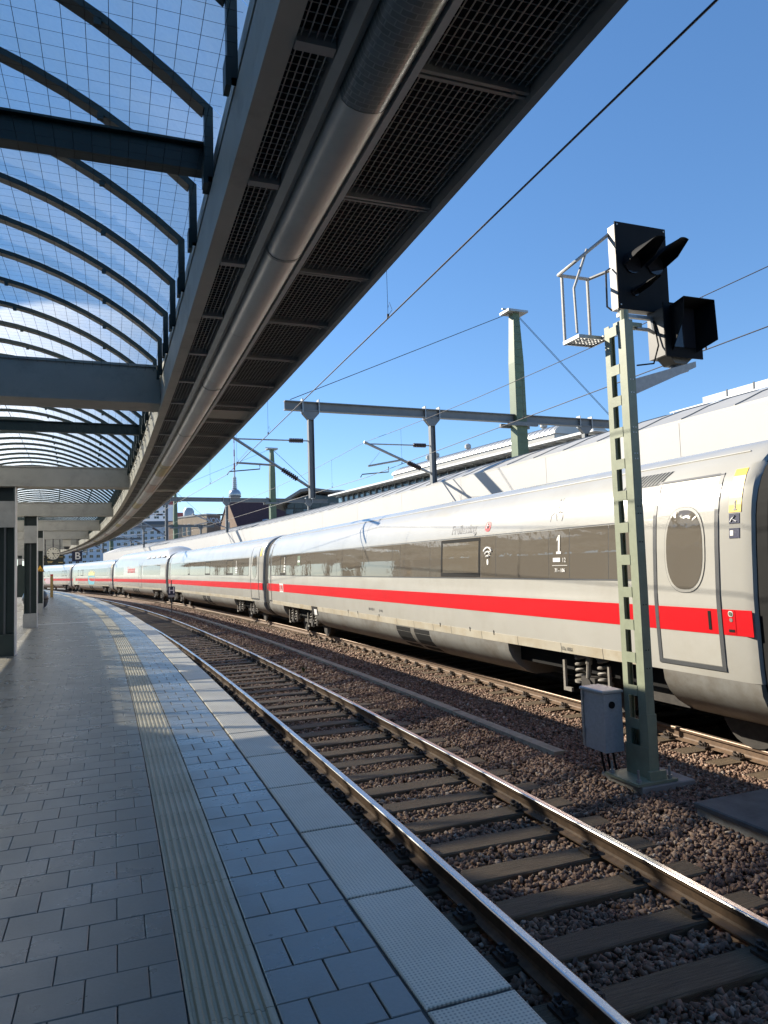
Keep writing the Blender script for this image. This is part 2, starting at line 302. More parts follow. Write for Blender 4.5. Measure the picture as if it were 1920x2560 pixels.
# ---------------------------------------------------------------- geometry helpers
class MB:
    def __init__(s): s.v = []; s.f = []; s.m = []
    def add(s, vs, fs, mi=0):
        k = len(s.v); s.v += [tuple(p) for p in vs]; s.f += [tuple(i + k for i in q) for q in fs]; s.m += [mi] * len(fs); return s
    def box(s, a, b_, mi=0, tf=None):
        x0, y0, z0 = a; x1, y1, z1 = b_
        vs = [(x0, y0, z0), (x1, y0, z0), (x1, y1, z0), (x0, y1, z0), (x0, y0, z1), (x1, y0, z1), (x1, y1, z1), (x0, y1, z1)]
        if tf: vs = [tf @ Vector(p) for p in vs]
        return s.add(vs, [(0, 3, 2, 1), (4, 5, 6, 7), (0, 1, 5, 4), (1, 2, 6, 5), (2, 3, 7, 6), (3, 0, 4, 7)], mi)
    def cbox(s, a, b_, c=0.006, mi=0):
        """box with the top edges chamfered"""
        x0, y0, z0 = a; x1, y1, z1 = b_
        vs = [(x0, y0, z0), (x1, y0, z0), (x1, y1, z0), (x0, y1, z0), (x0, y0, z1 - c), (x1, y0, z1 - c), (x1, y1, z1 - c), (x0, y1, z1 - c),
              (x0 + c, y0 + c, z1), (x1 - c, y0 + c, z1), (x1 - c, y1 - c, z1), (x0 + c, y1 - c, z1)]
        fs = [(8, 9, 10, 11)]
        for i in range(4):
            j = (i + 1) % 4; fs += [(i, j, 4 + j, 4 + i), (4 + i, 4 + j, 8 + j, 8 + i)]
        return s.add(vs, fs, mi)
    def tube(s, p, q, r, n=8, r2=None, mi=0, cap=True):
        p, q = Vector(p), Vector(q); d = (q - p).normalized(); a = d.orthogonal().normalized(); b_ = d.cross(a); r2 = r if r2 is None else r2
        vs = []
        for c, rad in ((p, r), (q, r2)):
            for i in range(n):
                t = 2 * math.pi * i / n; vs.append(c + (a * math.cos(t) + b_ * math.sin(t)) * rad)
        fs = [(i, (i + 1) % n, n + (i + 1) % n, n + i) for i in range(n)]
        if cap: fs += [tuple(range(n - 1, -1, -1)), tuple(range(n, 2 * n))]
        return s.add(vs, fs, mi)
    def path(s, pts, r, n=6, mi=0):
        pts = [Vector(p) for p in pts]; vs = []; N = len(pts); prev = None
        for k, p in enumerate(pts):
            d = (pts[min(k + 1, N - 1)] - pts[max(k - 1, 0)]).normalized()
            a = d.orthogonal().normalized() if prev is None else (prev - d * prev.dot(d)).normalized()
            prev = a; b_ = d.cross(a)
            vs += [p + (a * math.cos(2 * math.pi * i / n) + b_ * math.sin(2 * math.pi * i / n)) * r for i in range(n)]
        fs = [(k * n + i, k * n + (i + 1) % n, (k + 1) * n + (i + 1) % n, (k + 1) * n + i) for k in range(N - 1) for i in range(n)]
        fs += [tuple(range(n - 1, -1, -1)), tuple(range((N - 1) * n, N * n))]
        return s.add(vs, fs, mi)
    def lathe(s, prof, n=20, c=(0, 0, 0), mi=0):
        vs = [(c[0] + r * math.cos(2 * math.pi * i / n), c[1] + r * math.sin(2 * math.pi * i / n), c[2] + z) for r, z in prof for i in range(n)]
        fs = [(k * n + i, k * n + (i + 1) % n, (k + 1) * n + (i + 1) % n, (k + 1) * n + i) for k in range(len(prof) - 1) for i in range(n)]
        return s.add(vs, fs, mi)
    def sweep(s, prof, s0, s1, ds=1.0, closed=True, mi=0, mats=None, caps=True):
        """profile of (o, z) points carried along the curve of the platform"""
        n = max(1, int(math.ceil((s1 - s0) / ds))); P = len(prof)
        vs = [W(s0 + (s1 - s0) * k / n, o, z) for k in range(n + 1) for o, z in prof]
        fs = []; ms = []
        for k in range(n):
            for i in range(P if closed else P - 1):
                j = (i + 1) % P; fs.append((k * P + i, (k + 1) * P + i, (k + 1) * P + j, k * P + j)); ms.append(mats[i] if mats else mi)
        if closed and caps: fs += [tuple(range(P)), tuple(range(n * P + P - 1, n * P - 1, -1))]; ms += [mi, mi]
        k = len(s.v); s.v += [tuple(p) for p in vs]; s.f += [tuple(i + k for i in q) for q in fs]; s.m += ms; return s
    def prism(s, poly, y0, y1, mi=0, axis='y'):
        """polygon in the xz plane extruded along y (axis='y'), or in xy along z"""
        n = len(poly)
        if axis == 'y': vs = [(x, y0, z) for x, z in poly] + [(x, y1, z) for x, z in poly]
        elif axis == 'x': vs = [(y0, x, z) for x, z in poly] + [(y1, x, z) for x, z in poly]
        else: vs = [(x, y, y0) for x, y in poly] + [(x, y, y1) for x, y in poly]
        return s.add(vs, [tuple(range(n - 1, -1, -1)), tuple(range(n, 2 * n))] + [(i, (i + 1) % n, n + (i + 1) % n, n + i) for i in range(n)], mi)
    def mesh(s, name, mats, smooth=False):
        me = bpy.data.meshes.new(name); me.from_pydata(s.v, [], s.f)
        for mm in (mats if isinstance(mats, (list, tuple)) else [mats]): me.materials.append(M[mm])
        me.polygons.foreach_set('material_index', s.m)
        if smooth:
            me.polygons.foreach_set('use_smooth', [True] * len(s.f))
            try: me.set_sharp_from_angle(angle=math.radians(35))
            except Exception: pass
        me.update(); return me
    def build(s, name, mats, parent=None, smooth=False, fix=True):
        me = s.mesh(name, mats, smooth)
        import bmesh
        if fix:
            bm = bmesh.new(); bm.from_mesh(me); bmesh.ops.recalc_face_normals(bm, faces=bm.faces); bm.to_mesh(me); bm.free()
        return link(name, me, parent)
def link(name, me, parent=None, loc=None, rot=None):
    o = bpy.data.objects.new(name, me); COL.objects.link(o)
    if loc is not None: o.location = loc
    if rot is not None: o.rotation_euler = rot if hasattr(rot, '__len__') else (0, 0, rot)
    if parent is not None: o.parent = parent
    return o
def tag(o, label=None, cat=None, group=None, kind=None):
    if label: o['label'] = label
    if cat: o['category'] = cat
    if group: o['group'] = group
    if kind: o['kind'] = kind
    return o
def thing(name, label, cat, loc=(0, 0, 0), rz=0.0, group=None):
    o = bpy.data.objects.new(name, None); COL.objects.link(o); o.empty_display_size = 0.3
    o.location = loc; o.rotation_euler = (0, 0, rz); tag(o, label, cat, group); return o
def here(name, label, cat, s, o, z=0.0, group=None, extra=0.0):
    """thing whose local x points outwards from the platform and local y along it"""
    return thing(name, label, cat, W(s, o, z), th(s) + extra, group)
def copy_tree(o, parent=None):
    c = o.copy(); COL.objects.link(c); c.parent = parent
    for ch in o.children: copy_tree(ch, c)
    return c
def text_mesh(txt, size, mat, shear=0.0, width=1.0, bold=0.0, ext=0.0008):
    cu = bpy.data.curves.new('lettering', 'FONT'); cu.body = txt; cu.size = size; cu.shear = shear; cu.align_x = 'CENTER'; cu.align_y = 'CENTER'
    cu.offset = bold; cu.extrude = ext; cu.resolution_u = 3
    ob = bpy.data.objects.new('lettering', cu); COL.objects.link(ob)
    dg = bpy.context.evaluated_depsgraph_get(); me = bpy.data.meshes.new_from_object(ob.evaluated_get(dg))
    COL.objects.unlink(ob); bpy.data.objects.remove(ob); me.materials.clear(); me.materials.append(M[mat])
    for v in me.vertices: v.co.x *= width
    return me
def wparent(o, p):
    """parent an object whose coordinates are world coordinates"""
    o.parent = p
    o.matrix_parent_inverse = (Matrix.Translation(p.location) @ Matrix.Rotation(p.rotation_euler.z, 4, 'Z')).inverted()
    return o
def place(name, me, parent, s, o=0.0, z=0.0, rz=0.0):
    x = link(name, me, None, W(s, o, z), th(s) + rz); return wparent(x, parent)

# ================================================================ GROUND, PLATFORM
S0, S1 = -30.0, 130.0
g = MB(); g.add([(-900, -400, -1.6), (1500, -400, -1.6), (1500, 2600, -1.6), (-900, 2600, -1.6)], [(0, 1, 2, 3)])
tag(g.build('ground', 'ground'), kind='structure')
bed = MB(); prof = [(-18, -1.0), (-13, -0.9), (-7.2, -0.9), (-7.0, -0.9), (0.02, -0.9), (0.5, -0.885), (2.9, -0.885), (3.6, -0.84), (4.6, -0.83), (5.3, -0.885), (8.0, -0.885), (8.4, -1.0)]
bed.sweep(prof, S0, 260, 2.0, closed=False)
tag(bed.build('trackbed', 'ballast_bed'), kind='structure')
pf = MB(); pf.sweep([(-0.004, -0.012), (-0.004, -0.16), (-0.12, -0.16), (-0.12, -1.3), (-6.9, -1.3), (-6.9, -0.16), (-7.0, -0.16), (-7.0, -0.012)], S0, S1, 1.5, mi=1, mats=[1, 1, 1, 1, 1, 1, 1, 0])
platform = tag(pf.build('platform', ['mortar', 'concrete_dark']), kind='structure')
# edge slabs, 1.03 m each
def slab_mesh(seed):
    q = MB(); L = 1.013; rs = random.Random(seed); c = 0.008
    x0, x1 = -0.386, 0.0; y0, y1 = -L / 2, L / 2
    # ragged joint edge with worn corners
    top = []; N = 7
    for i in range(N + 1): top.append((x0 + (x1 - x0) * i / N, y0 + rs.random() * 0.006))
    for i in range(N + 1): top.append((x1 - (x1 - x0) * i / N, y1 - rs.random() * 0.006))
    n = len(top); vs = [(x, y, -0.10) for x, y in top] + [(x, y, -0.005) for x, y in top]
    cxm = (x0 + x1) / 2
    vs += [(x + (c if x < cxm else -c) * (1 if abs(x - x0) < 0.01 or abs(x - x1) < 0.01 else 0), y + (c if y < 0 else -c), 0.0) for x, y in top]
    fs = [(i, (i + 1) % n, n + (i + 1) % n, n + i) for i in range(n)] + [(n + i, n + (i + 1) % n, 2 * n + (i + 1) % n, 2 * n + i) for i in range(n)]
    fs.append(tuple(range(2 * n, 3 * n)))
    return q.add(vs, fs).mesh('edge_slab', 'edge_slab')
slabs = [slab_mesh(k) for k in range(5)]
k = 0; s = 2.736 - 1.029 * 6 + 0.5145
while s < 110:
    o = link('edge_slab', slabs[k % 5], None, W(s, 0, 0.001 + random.uniform(-0.002, 0.002)), th(s) + random.uniform(-0.002, 0.002)); wparent(o, platform)
    s += 1.029; k += 1
# paving tiles 25 cm in half bond, tactile strip ribs
TS = 0.2565
tile = MB().cbox((-0.1274, -0.1263, -0.03), (0.1274, 0.1263, 0.0), 0.0035).mesh('paving_tile', 'paving')
half = MB().cbox((-0.0625, -0.1263, -0.03), (0.0625, 0.1263, 0.0), 0.0035).mesh('paving_tile', 'paving')
tp = [(-0.161, -0.012), (-0.161, -0.001), (-0.150, -0.001)]
for i in range(7):
    x = -0.150 + i * 0.3 / 7; w = 0.3 / 7
    tp += [(x + w * 0.12, -0.011), (x + w * 0.38, -0.011), (x + w * 0.56, 0.0), (x + w * 0.90, 0.0)]
tp += [(0.152, -0.001), (0.161, -0.001), (0.161, -0.012)]
q = MB(); q.prism(tp, -0.1265, 0.1265)
tact = q.mesh('tactile_tile', 'tactile')
cells = []
for r in range(-14, 420):
    s = 3.256 + (r + 0.5) * TS
    if s > 108: break
    par = r % 2
    # band between tactile strip and edge slab (-0.926 .. -0.395)
    if par: cells += [(s, -0.532, tile), (s, -0.7945, tile)]
    else: cells += [(s, -0.4645, half), (s, -0.6615, tile), (s, -0.8585, half)]
    # main paving
    o = -1.260 - (0.1285 if par else 0.064)
    if not par: cells.append((s, o, half)); o -= 0.064 + 0.1295
    while o > -6.9: cells.append((s, o, tile)); o -= 0.2585
    cells.append((s, -1.093, tact))
camp = Vector((0, 0, 1.7424))
def inview(p):
    d = p - camp; y = d.dot(f_)
    if y < 0.5: return None
    x = d.dot(rr) / y; v = d.dot(uu) / y
    return (abs(x) < 0.56 and abs(v) < 0.74) and y or None
near = sorted(((inview(W(s, o, 0)) or 1e9, i) for i, (s, o, me) in enumerate(cells)))
nt_, ntac = 0, 0; single = set()
for d, i in near:
    if d > 1e8: break
    if cells[i][2] is tact:
        if ntac < 120: single.add(i); ntac += 1
    elif nt_ < 298: single.add(i); nt_ += 1
big = {'paving': ([], []), 'tactile': ([], [])}
cache = {}
for me in (tile, half, tact): cache[me.name] = ([tuple(v.co) for v in me.vertices], [tuple(p.vertices) for p in me.polygons])
for i, (s, o, me) in enumerate(cells):
    dz = random.uniform(-0.0012, 0.0012); dr = random.uniform(-0.004, 0.004)
    if i in single:
        x = link('tactile_tile' if me is tact else 'paving_tile', me, None, W(s, o, dz), th(s) + dr); wparent(x, platform)
    else:
        vs, fs = big['tactile' if me is tact else 'paving']; a = th(s) + dr; ca, sa = math.cos(a), math.sin(a); p = W(s, o, dz); k = len(vs)
        cv, cf = cache[me.name]
        vs += [(p.x + x * ca - y * sa, p.y + x * sa + y * ca, p.z + z) for x, y, z in cv]; fs += [tuple(j + k for j in f) for f in cf]
for nm, (vs, fs) in big.items():
    me = bpy.data.meshes.new(nm + '_tiles'); me.from_pydata(vs, [], fs); me.materials.append(M[nm]); me.update()
    x = link('paving_tiles' if nm == 'paving' else 'tactile_tiles', me, platform); x['kind'] = 'stuff'
# stud strip across the platform and the second guide strip on the far side
q = MB(); 
for j in range(64):
    o = -1.27 - j * 0.0335
    for t in range(3):
        p = W(28.15 + t * 0.11, o, 0); a = th(28.2)
        q.add([(p.x + math.cos(2 * math.pi * i / 6) * r_, p.y + math.sin(2 * math.pi * i / 6) * r_, z_) for r_, z_ in ((0.014, 0.001), (0.009, 0.007)) for i in range(6)],
              [(i, (i + 1) % 6, 6 + (i + 1) % 6, 6 + i) for i in range(6)] + [tuple(range(6, 12))])
st = q.build('tactile_studs', 'ink_white', platform); st['kind'] = 'stuff'
q = MB()
for i in range(6): q.sweep([(-3.62 - i * 0.05, 0.0008), (-3.62 - i * 0.05, 0.006), (-3.645 - i * 0.05, 0.006), (-3.645 - i * 0.05, 0.0008)], 18.2, 60, 2)
q.build('drain_grate', 'seal_grey', platform)

# ================================================================ TRACKS
def rail_prof(oc):
    h = [(0.0, -0.160), (0.075, -0.160), (0.075, -0.148), (0.018, -0.132), (0.009, -0.115), (0.009, -0.052), (0.034, -0.038), (0.036, -0.010), (0.030, -0.003), (0.022, 0.0)]
    right = [(oc + x, RT + z) for x, z in h[1:]]; left = [(oc - x, RT + z) for x, z in reversed(h[1:])]
    return right + left
slm = []
for kk in range(4):
    rs = random.Random(40 + kk); q = MB(); N = 6; w = 0.13; L = 1.29
    top = []
    for i in range(N + 1):
        x = -L + 2 * L * i / N; top.append((x, -w + rs.uniform(-0.006, 0.006)))
    for i in range(N + 1):
        x = L - 2 * L * i / N; top.append((x, w + rs.uniform(-0.006, 0.006)))
    n = len(top); vs = [(x, y, -0.16) for x, y in top] + [(x, y, -0.012) for x, y in top] + [(x * 0.996, y * 0.9, rs.uniform(-0.004, 0.001)) for x, y in top]
    fs = [(i, (i + 1) % n, n + (i + 1) % n, n + i) for i in range(n)] + [(n + i, n + (i + 1) % n, 2 * n + (i + 1) % n, 2 * n + i) for i in range(n)]
    fs += [(2 * n + i, 2 * n + i + 1, 3 * n - 2 - i, 3 * n - 1 - i) for i in range(N)]
    slm.append(q.add(vs, fs).mesh('sleeper', 'sleeper_wood'))
q = MB()
q.box((-0.055, -0.08, 0.0), (0.055, 0.08, 0.022))
for y in (-0.042, 0.042):
    q.tube((0.012, y, 0.02), (0.012, y, 0.085), 0.019, 6); q.tube((0.012, y, 0.045), (0.012, y, 0.06), 0.03, 6)
q.path([(-0.05, -0.045, 0.03), (-0.02, -0.06, 0.065), (0.045, -0.03, 0.06), (0.045, 0.03, 0.06), (-0.02, 0.06, 0.065), (-0.05, 0.045, 0.03)], 0.010, 5)
clipm = q.mesh('rail_clip', 'clip')
def make_track(oc, label, s_first, s_end, clip_end, worn):
    t = thing('railway_track', label, 'railway track', W(10, oc, RT), 0.0, None)
    for sg in (-1, 1):
        q = MB(); pr = rail_prof(oc + sg * 0.7535); P = len(pr)
        mats = [1 if (pr[i][1] > RT - 0.02 and pr[(i + 1) % P][1] > RT - 0.02) else 0 for i in range(P)]
        q.sweep(pr, S0, 170, 1.0, mats=mats)
        wparent(q.build('rail', ['rail_rust', 'rail_top_worn' if worn else 'rail_top']), t)
    s = s_first; k = 0
    while s < s_end:
        o = link('sleeper', slm[k % 4], None, W(s, oc + random.uniform(-0.02, 0.02), RT - 0.162), th(s) + random.uniform(-0.012, 0.012)); wparent(o, t)
        if 1.0 < s < clip_end:
            for sg in (-1, 1):
                for sd in (-1, 1):
                    if worn and sg > 0: continue
                    c = link('rail_clip', clipm, o, (sg * 0.7535 + sd * 0.105, random.uniform(-0.02, 0.02), 0.0), 0 if sd > 0 else math.pi)
        s += 0.605; k += 1
    return t
make_track(OT1, 'empty track of shiny rails on dark wooden sleepers beside the platform', 3.68 - 0.605 * 9, 78, 31, False)
make_track(OT2, 'railway track with brown rails under the white express train', 0.4 - 0.605 * 3, 62, 26, True)

# ---- ballast stones
def stones(name, pts, rad, seed):
    r = np.random.default_rng(seed); n = len(pts)
    iv = np.array([(x, y, z) for z in (-1, 1) for y in (-1, 1) for x in (-1, 1)]) / 1.5
    ifc = np.array([(0, 2, 3), (0, 3, 1), (4, 5, 7), (4, 7, 6), (0, 1, 5), (0, 5, 4), (1, 3, 7), (1, 7, 5), (3, 2, 6), (3, 6, 7), (2, 0, 4), (2, 4, 6)])
    V = iv[None] * r.uniform(0.45, 1.25, (n, 8, 3)) * rad[:, None, None]
    V = V * np.stack([r.uniform(1.0, 1.75, n), r.uniform(0.75, 1.2, n), r.uniform(0.5, 0.9, n)], 1)[:, None, :]
    qn = r.normal(size=(n, 4)); qn[:, 1:3] *= 0.45; qn /= np.linalg.norm(qn, axis=1)[:, None]; w, x, y, z = qn.T
    Rm = np.stack([np.stack([1 - 2 * (y * y + z * z), 2 * (x * y - w * z), 2 * (x * z + w * y)], 1), np.stack([2 * (x * y + w * z), 1 - 2 * (x * x + z * z), 2 * (y * z - w * x)], 1), np.stack([2 * (x * z - w * y), 2 * (y * z + w * x), 1 - 2 * (x * x + y * y)], 1)], 1)
    V = np.einsum('nij,nkj->nki', Rm, V) + pts[:, None, :]
    F = (ifc[None] + 8 * np.arange(n)[:, None, None]).reshape(-1)
    me = bpy.data.meshes.new(name); me.vertices.add(8 * n); me.vertices.foreach_set('co', V.reshape(-1).astype(np.float32))
    me.loops.add(36 * n); me.loops.foreach_set('vertex_index', F.astype(np.int32)); me.polygons.add(12 * n)
    me.polygons.foreach_set('loop_start', np.arange(0, 36 * n, 3, dtype=np.int32)); me.update(calc_edges=True); me.validate()
    me.materials.append(M['ballast']); return me
def scatter(s0, s1, o0, o1, dens, seed):
    r = np.random.default_rng(seed); n = int((s1 - s0) * (o1 - o0) * dens)
    s = r.uniform(s0, s1, n); o = r.uniform(o0, o1, n)
    # ballast surface: low in the cribs between sleepers, a ridge between the two tracks
    zb = np.interp(o, [0.0, 0.35, 0.9, 2.5, 3.1, 3.7, 4.5, 5.2, 5.9, 8.0], [-0.93, -0.87, -0.855, -0.855, -0.825, -0.795, -0.80, -0.835, -0.855, -0.86])
    zb += 0.012 * np.sin(3.1 * s + 1.7 * o) * np.cos(2.3 * o - 0.7 * s) + r.uniform(-0.016, 0.012, n)
    for oc, sf in ((OT1, 3.68), (OT2, 0.4)):
        ph = np.abs((s - sf + 0.3025) % 0.605 - 0.3025)
        on = (np.abs(o - oc) < 1.30) & (ph < 0.155)
        zb[on] -= 0.05
        crib = (np.abs(o - oc) < 0.62) & (ph >= 0.155); zb[crib] -= 0.015 * (1 - np.cos((o[crib] - oc) * 4)) * 0.5
    a = TH0 + s / R
    keep = np.ones(n, bool)
    for oc in (OT1, OT2):
        for sg in (-1, 1): keep &= np.abs(o - (oc + sg * 0.7535)) > 0.085
    P = np.stack([CX + (R + o) * np.cos(a), CY + (R + o) * np.sin(a), zb], 1)
    return P[keep]
def stone_field(name, areas, rmin, rmax, seed):
    P = np.concatenate([scatter(*a, seed + i) for i, a in enumerate(areas)]); r = np.random.default_rng(seed + 99)
    rad = rmin + (rmax - rmin) * r.random(len(P)) ** 1.6
    return link(name, stones(name, P, rad, seed))
bal = stone_field('ballast', [(1.0, 9.0, 0.15, 6.3, 1150), (9.0, 16.0, 0.3, 6.3, 800)], 0.017, 0.036, 11)
tag(bal, 'brown and grey crushed stone ballast around the rails', 'ballast', kind='stuff')
bal2 = stone_field('ballast', [(16.0, 30.0, 0.4, 6.3, 260), (30.0, 60.0, 2.6, 6.2, 110)], 0.026, 0.05, 31)
tag(bal2, 'distant crushed stone ballast beside the train', 'ballast', kind='stuff')

# pale paving added left of the platform to bounce sunlight under the canopy
q = MB(); q.sweep([(-13.2, -0.05), (-13.2, -1.2), (-7.1, -1.2), (-7.1, -0.05)], S0, 160, 2.5)
tag(q.build('bounce_paving', 'bounce_pale'), kind='structure')
# ---- cable plank, concrete pads
cp = here('cable_duct', 'narrow grey plank cable duct lying in the ballast between the two tracks', 'cable duct', 25, 3.86, -0.80)
s = 8.1
while s < 62:
    q = MB(); e = min(62, s + 2.9); dz = random.uniform(-0.006, 0.006)
    q.sweep([(3.775, -0.80), (3.785, -0.735 + dz), (3.945, -0.735 + dz), (3.955, -0.80)], s + 0.012, e, 1.0)
    wparent(q.build('duct_cover', 'plank'), cp); s += 2.9
pad = here('concrete_pad', 'thin square concrete pad under the signal mast', 'concrete pad', 6.75, 4.1, -0.80)
q = MB(); q.cbox((-0.36, -0.33, -0.1), (0.36, 0.36, 0.075), 0.012); q.build('pad', 'concrete', pad)
cb = here('cable_chamber', 'low concrete cable chamber with flat lid in the ballast below the signal', 'cable chamber', 4.6, 4.6, -0.85)
q = MB(); q.box((-0.84, -1.1, -0.1), (0.9, 1.10, 0.145)); q.build('chamber_wall', 'concrete', cb)
q = MB(); q.cbox((-0.86, -1.12, 0.147), (0.92, 1.12, 0.195), 0.012); q.build('lid', 'concrete_dark', cb)

# ================================================================ CANOPY
can = here('platform_canopy', 'curved platform canopy with glass vault, dark green ribs and mesh soffit', 'canopy', 18, -3.5, 3.65)
def csweep(name, prof, mat, s0=S0, s1=108, ds=1.0, **kw):
    q = MB(); q.sweep(prof, s0, s1, ds, **kw); return wparent(q.build(name, mat), can)
CA, CZ, CR = -3.5, 5.42, 3.82          # vault crown and radius
def vault(o, dr=0.0):
    r_ = CR + dr; return CZ - CR + math.sqrt(max(0, r_ * r_ - (o - CA) ** 2))
for sd in (1, -1):
    def mir(p): return [(o, z) for o, z in p] if sd > 0 else [(-7.0 - o, z) for o, z in reversed(p)]
    csweep('eaves_fascia', mir([(0.085, 3.62), (0.115, 3.61), (0.15, 3.66), (0.15, 3.80), (0.10, 3.80), (0.085, 3.70)]), 'steel_grey')
    csweep('roof_sheet', mir([(0.15, 3.805), (0.15, 3.83), (-0.80, 4.30), (-0.86, 4.28), (-0.86, 4.24), (-0.78, 4.24), (0.05, 3.805)]), 'steel_grey')
    csweep('void_sheet', mir([(0.083, 3.785), (0.083, 3.80), (-0.93, 3.80), (-0.93, 3.785)]), 'dark_void')  # black sheet painted as the dark void above the grille
    csweep('lamp_trim', mir([(-0.424, 3.60), (-0.424, 3.70), (-0.4535, 3.70), (-0.4535, 3.60)]), 'alu')
    csweep('side_band', mir([(-0.665, 3.78), (-0.668, 3.645), (-0.70, 3.625), (-0.735, 3.645), (-0.74, 3.78)]), 'steel_grey')
    csweep('gutter_sill', mir([(-0.895, 3.655), (-0.895, 3.72), (-0.985, 3.76), (-0.985, 3.655)]), 'panel_light')
    csweep('gutter_panel', mir([(-0.94, 3.762), (-0.975, 3.762), (-0.985, 3.97), (-0.95, 3.97)]), 'panel_light')
    csweep('gutter_recess', mir([(-0.86, 3.972), (-0.89, 3.972), (-0.89, 4.16), (-0.86, 4.16)]), 'rib_green')
    csweep('upstand_panel', mir([(-0.90, 4.162), (-0.948, 4.162), (-0.925, 4.36), (-0.87, 4.36)]), 'panel_light')
# lamp tube: segments with cover, light lens, coloured pieces
def tube_mesh(L, mat, bulge=0.07):
    q = MB(); pr = []
    for i in range(9):
        t = math.pi * i / 8; pr.append((-0.5585 + 0.104 * math.cos(t), 3.645 - bulge * math.sin(t) ** 0.8))
    pr += [(-0.6625, 3.76), (-0.4545, 3.76)]
    q.prism(pr, -L / 2 + 0.004, L / 2 - 0.004); return q.mesh('lamp_cover', mat, True)
tm = {k: tube_mesh(1.5, k) for k in ('brushed', 'lamp_cover', 'lamp_yellow', 'lamp_pink')}
s = -5.6
KIND = {13.9: 'lamp_yellow', 16.9: 'lamp_pink', 21.4: 'lamp_yellow', 25.9: 'lamp_pink', 30.4: 'lamp_yellow', 37.9: 'lamp_pink', 45.4: 'lamp_yellow', 0.4: 'lamp_cover', 1.9: 'lamp_cover'}
while s < 106:
    kd = [v for k_, v in KIND.items() if abs(k_ - s) < 0.3]
    place('lamp_cover', tm[kd[0] if kd else 'brushed'], can, s); s += 1.5
rg = MB(); pr = [(-0.5585 + 0.109 * math.cos(math.pi * i / 8), 3.646 - 0.075 * math.sin(math.pi * i / 8) ** 0.8) for i in range(9)] + [(-0.667, 3.74), (-0.4485, 3.74)]
rg.prism(pr, -0.012, 0.012); rgm = rg.mesh('lamp_joint', 'steel_grey', True)
for k in range(0, 34): place('lamp_joint', rgm, can, -4.85 + k * 3.0 + (0.0 if k % 2 else 0.3))
# grille panels, 1 m long, both sides of the tube
def grille(o0, o1, nw, nt2):
    q = MB(); wv = 0.0021
    for i in range(nw):
        x = o0 + (o1 - o0) * (i + 0.5) / nw; q.box((x - wv, -0.475, 3.668), (x + wv, 0.475, 3.673))
    for j in range(nt2):
        y = -0.475 + 0.95 * (j + 0.5) / nt2; q.box((o0, y - wv * 0.5, 3.6735), (o1, y + wv * 0.5, 3.677))
    return q.mesh('soffit_grille', 'grille_wire')
gA = grille(-0.42, 0.078, 16, 21); gB = grille(-0.892, -0.745, 5, 21)
q = MB()
q.box((-0.424, -0.024, 3.645), (0.083, -0.006, 3.70)); q.box((-0.424, 0.006, 3.645), (0.083, 0.024, 3.70)); q.box((-0.424, -0.006, 3.66), (0.083, 0.006, 3.69)); q.tube((0.02, 0, 3.635), (0.02, 0, 3.65), 0.012, 6)
bA = q.mesh('grille_bar', 'steel_grey')
q = MB(); q.box((-0.893, -0.024, 3.645), (-0.742, 0.024, 3.70)); bB = q.mesh('grille_bar', 'steel_grey')
q = MB(); q.box((-0.424, -0.25, 3.66), (0.083, 0.25, 3.70)); bC = q.mesh('beam_cover', 'beam_paint')
for k in range(-5, 104):
    s = k + 0.45
    if s < 70:
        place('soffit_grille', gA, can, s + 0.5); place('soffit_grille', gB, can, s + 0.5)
        place('grille_bar', bA, can, s); place('grille_bar', bB, can, s)
for b9 in range(-3, 12): place('beam_cover', bC, can, b9 * 9.0)
# small rivets on the gutter panel
rv = MB().tube((-0.985, 0, 3.88), (-0.997, 0, 3.88), 0.012, 6).mesh('rivet', 'rib_green')
for k in range(0, 60): place('rivet', rv, can, 9.6 + k * 0.45)
# cross beams
q = MB(); q.box((-6.02, -0.24, 3.705), (-0.985, 0.24, 3.74)); q.box((-6.02, -0.20, 3.742), (-0.988, 0.20, 4.14)); q.box((-6.02, -0.22, 4.142), (-0.99, 0.22, 4.17))
xb = q.mesh('cross_beam', 'beam_paint')
q = MB(); q.box((-6.02, -0.05, 4.15), (-0.96, 0.05, 4.165)); q.box((-6.02, -0.012, 4.165), (-0.96, 0.012, 4.315)); q.box((-6.02, -0.05, 4.315), (-0.96, 0.05, 4.33))
q.box((-1.0, -0.10, 4.08), (-0.955, 0.10, 4.38)); q.box((-6.045, -0.10, 4.08), (-6.0, 0.10, 4.38))
tie = q.mesh('tie_beam', 'rib_green')
for b9 in range(-3, 12):
    place('cross_beam', xb, can, b9 * 9.0); place('tie_beam', tie, can, b9 * 9.0 + 4.35)
# ribs and panes
def arc(dr, n=22, o0=-0.90, o1=-6.10):
    a0 = math.acos((o0 - CA) / CR); a1 = math.acos((o1 - CA) / CR)
    return [(CA + (CR + dr) * math.cos(a0 + (a1 - a0) * i / n), CZ - CR + (CR + dr) * math.sin(a0 + (a1 - a0) * i / n)) for i in range(n + 1)]
q = MB(); inn, outr = arc(-0.052, 22, -0.985, -6.015), arc(-0.006, 22, -0.965, -6.035)
poly_in = [(inn[0][0], 4.03)] + inn + [(inn[-1][0], 4.03)]; poly_out = [(inn[0][0] + 0.05, 4.03)] + [(min(-0.94, max(-6.06, o)), z) for o, z in outr] + [(inn[-1][0] - 0.05, 4.03)]
n = len(poly_in)
vs = [(o, y, z) for y in (-0.028, 0.028) for pl in (poly_in, poly_out) for o, z in pl]
fs = []
for i in range(n - 1):
    a, b_, c, d = i, i + 1, n + i, n + i + 1
    fs += [(a, b_, d, c), (2 * n + a, 2 * n + c, 2 * n + d, 2 * n + b_), (a, 2 * n + a, 2 * n + b_, b_), (c, d, 2 * n + d, 2 * n + c)]
q.add(vs, fs)
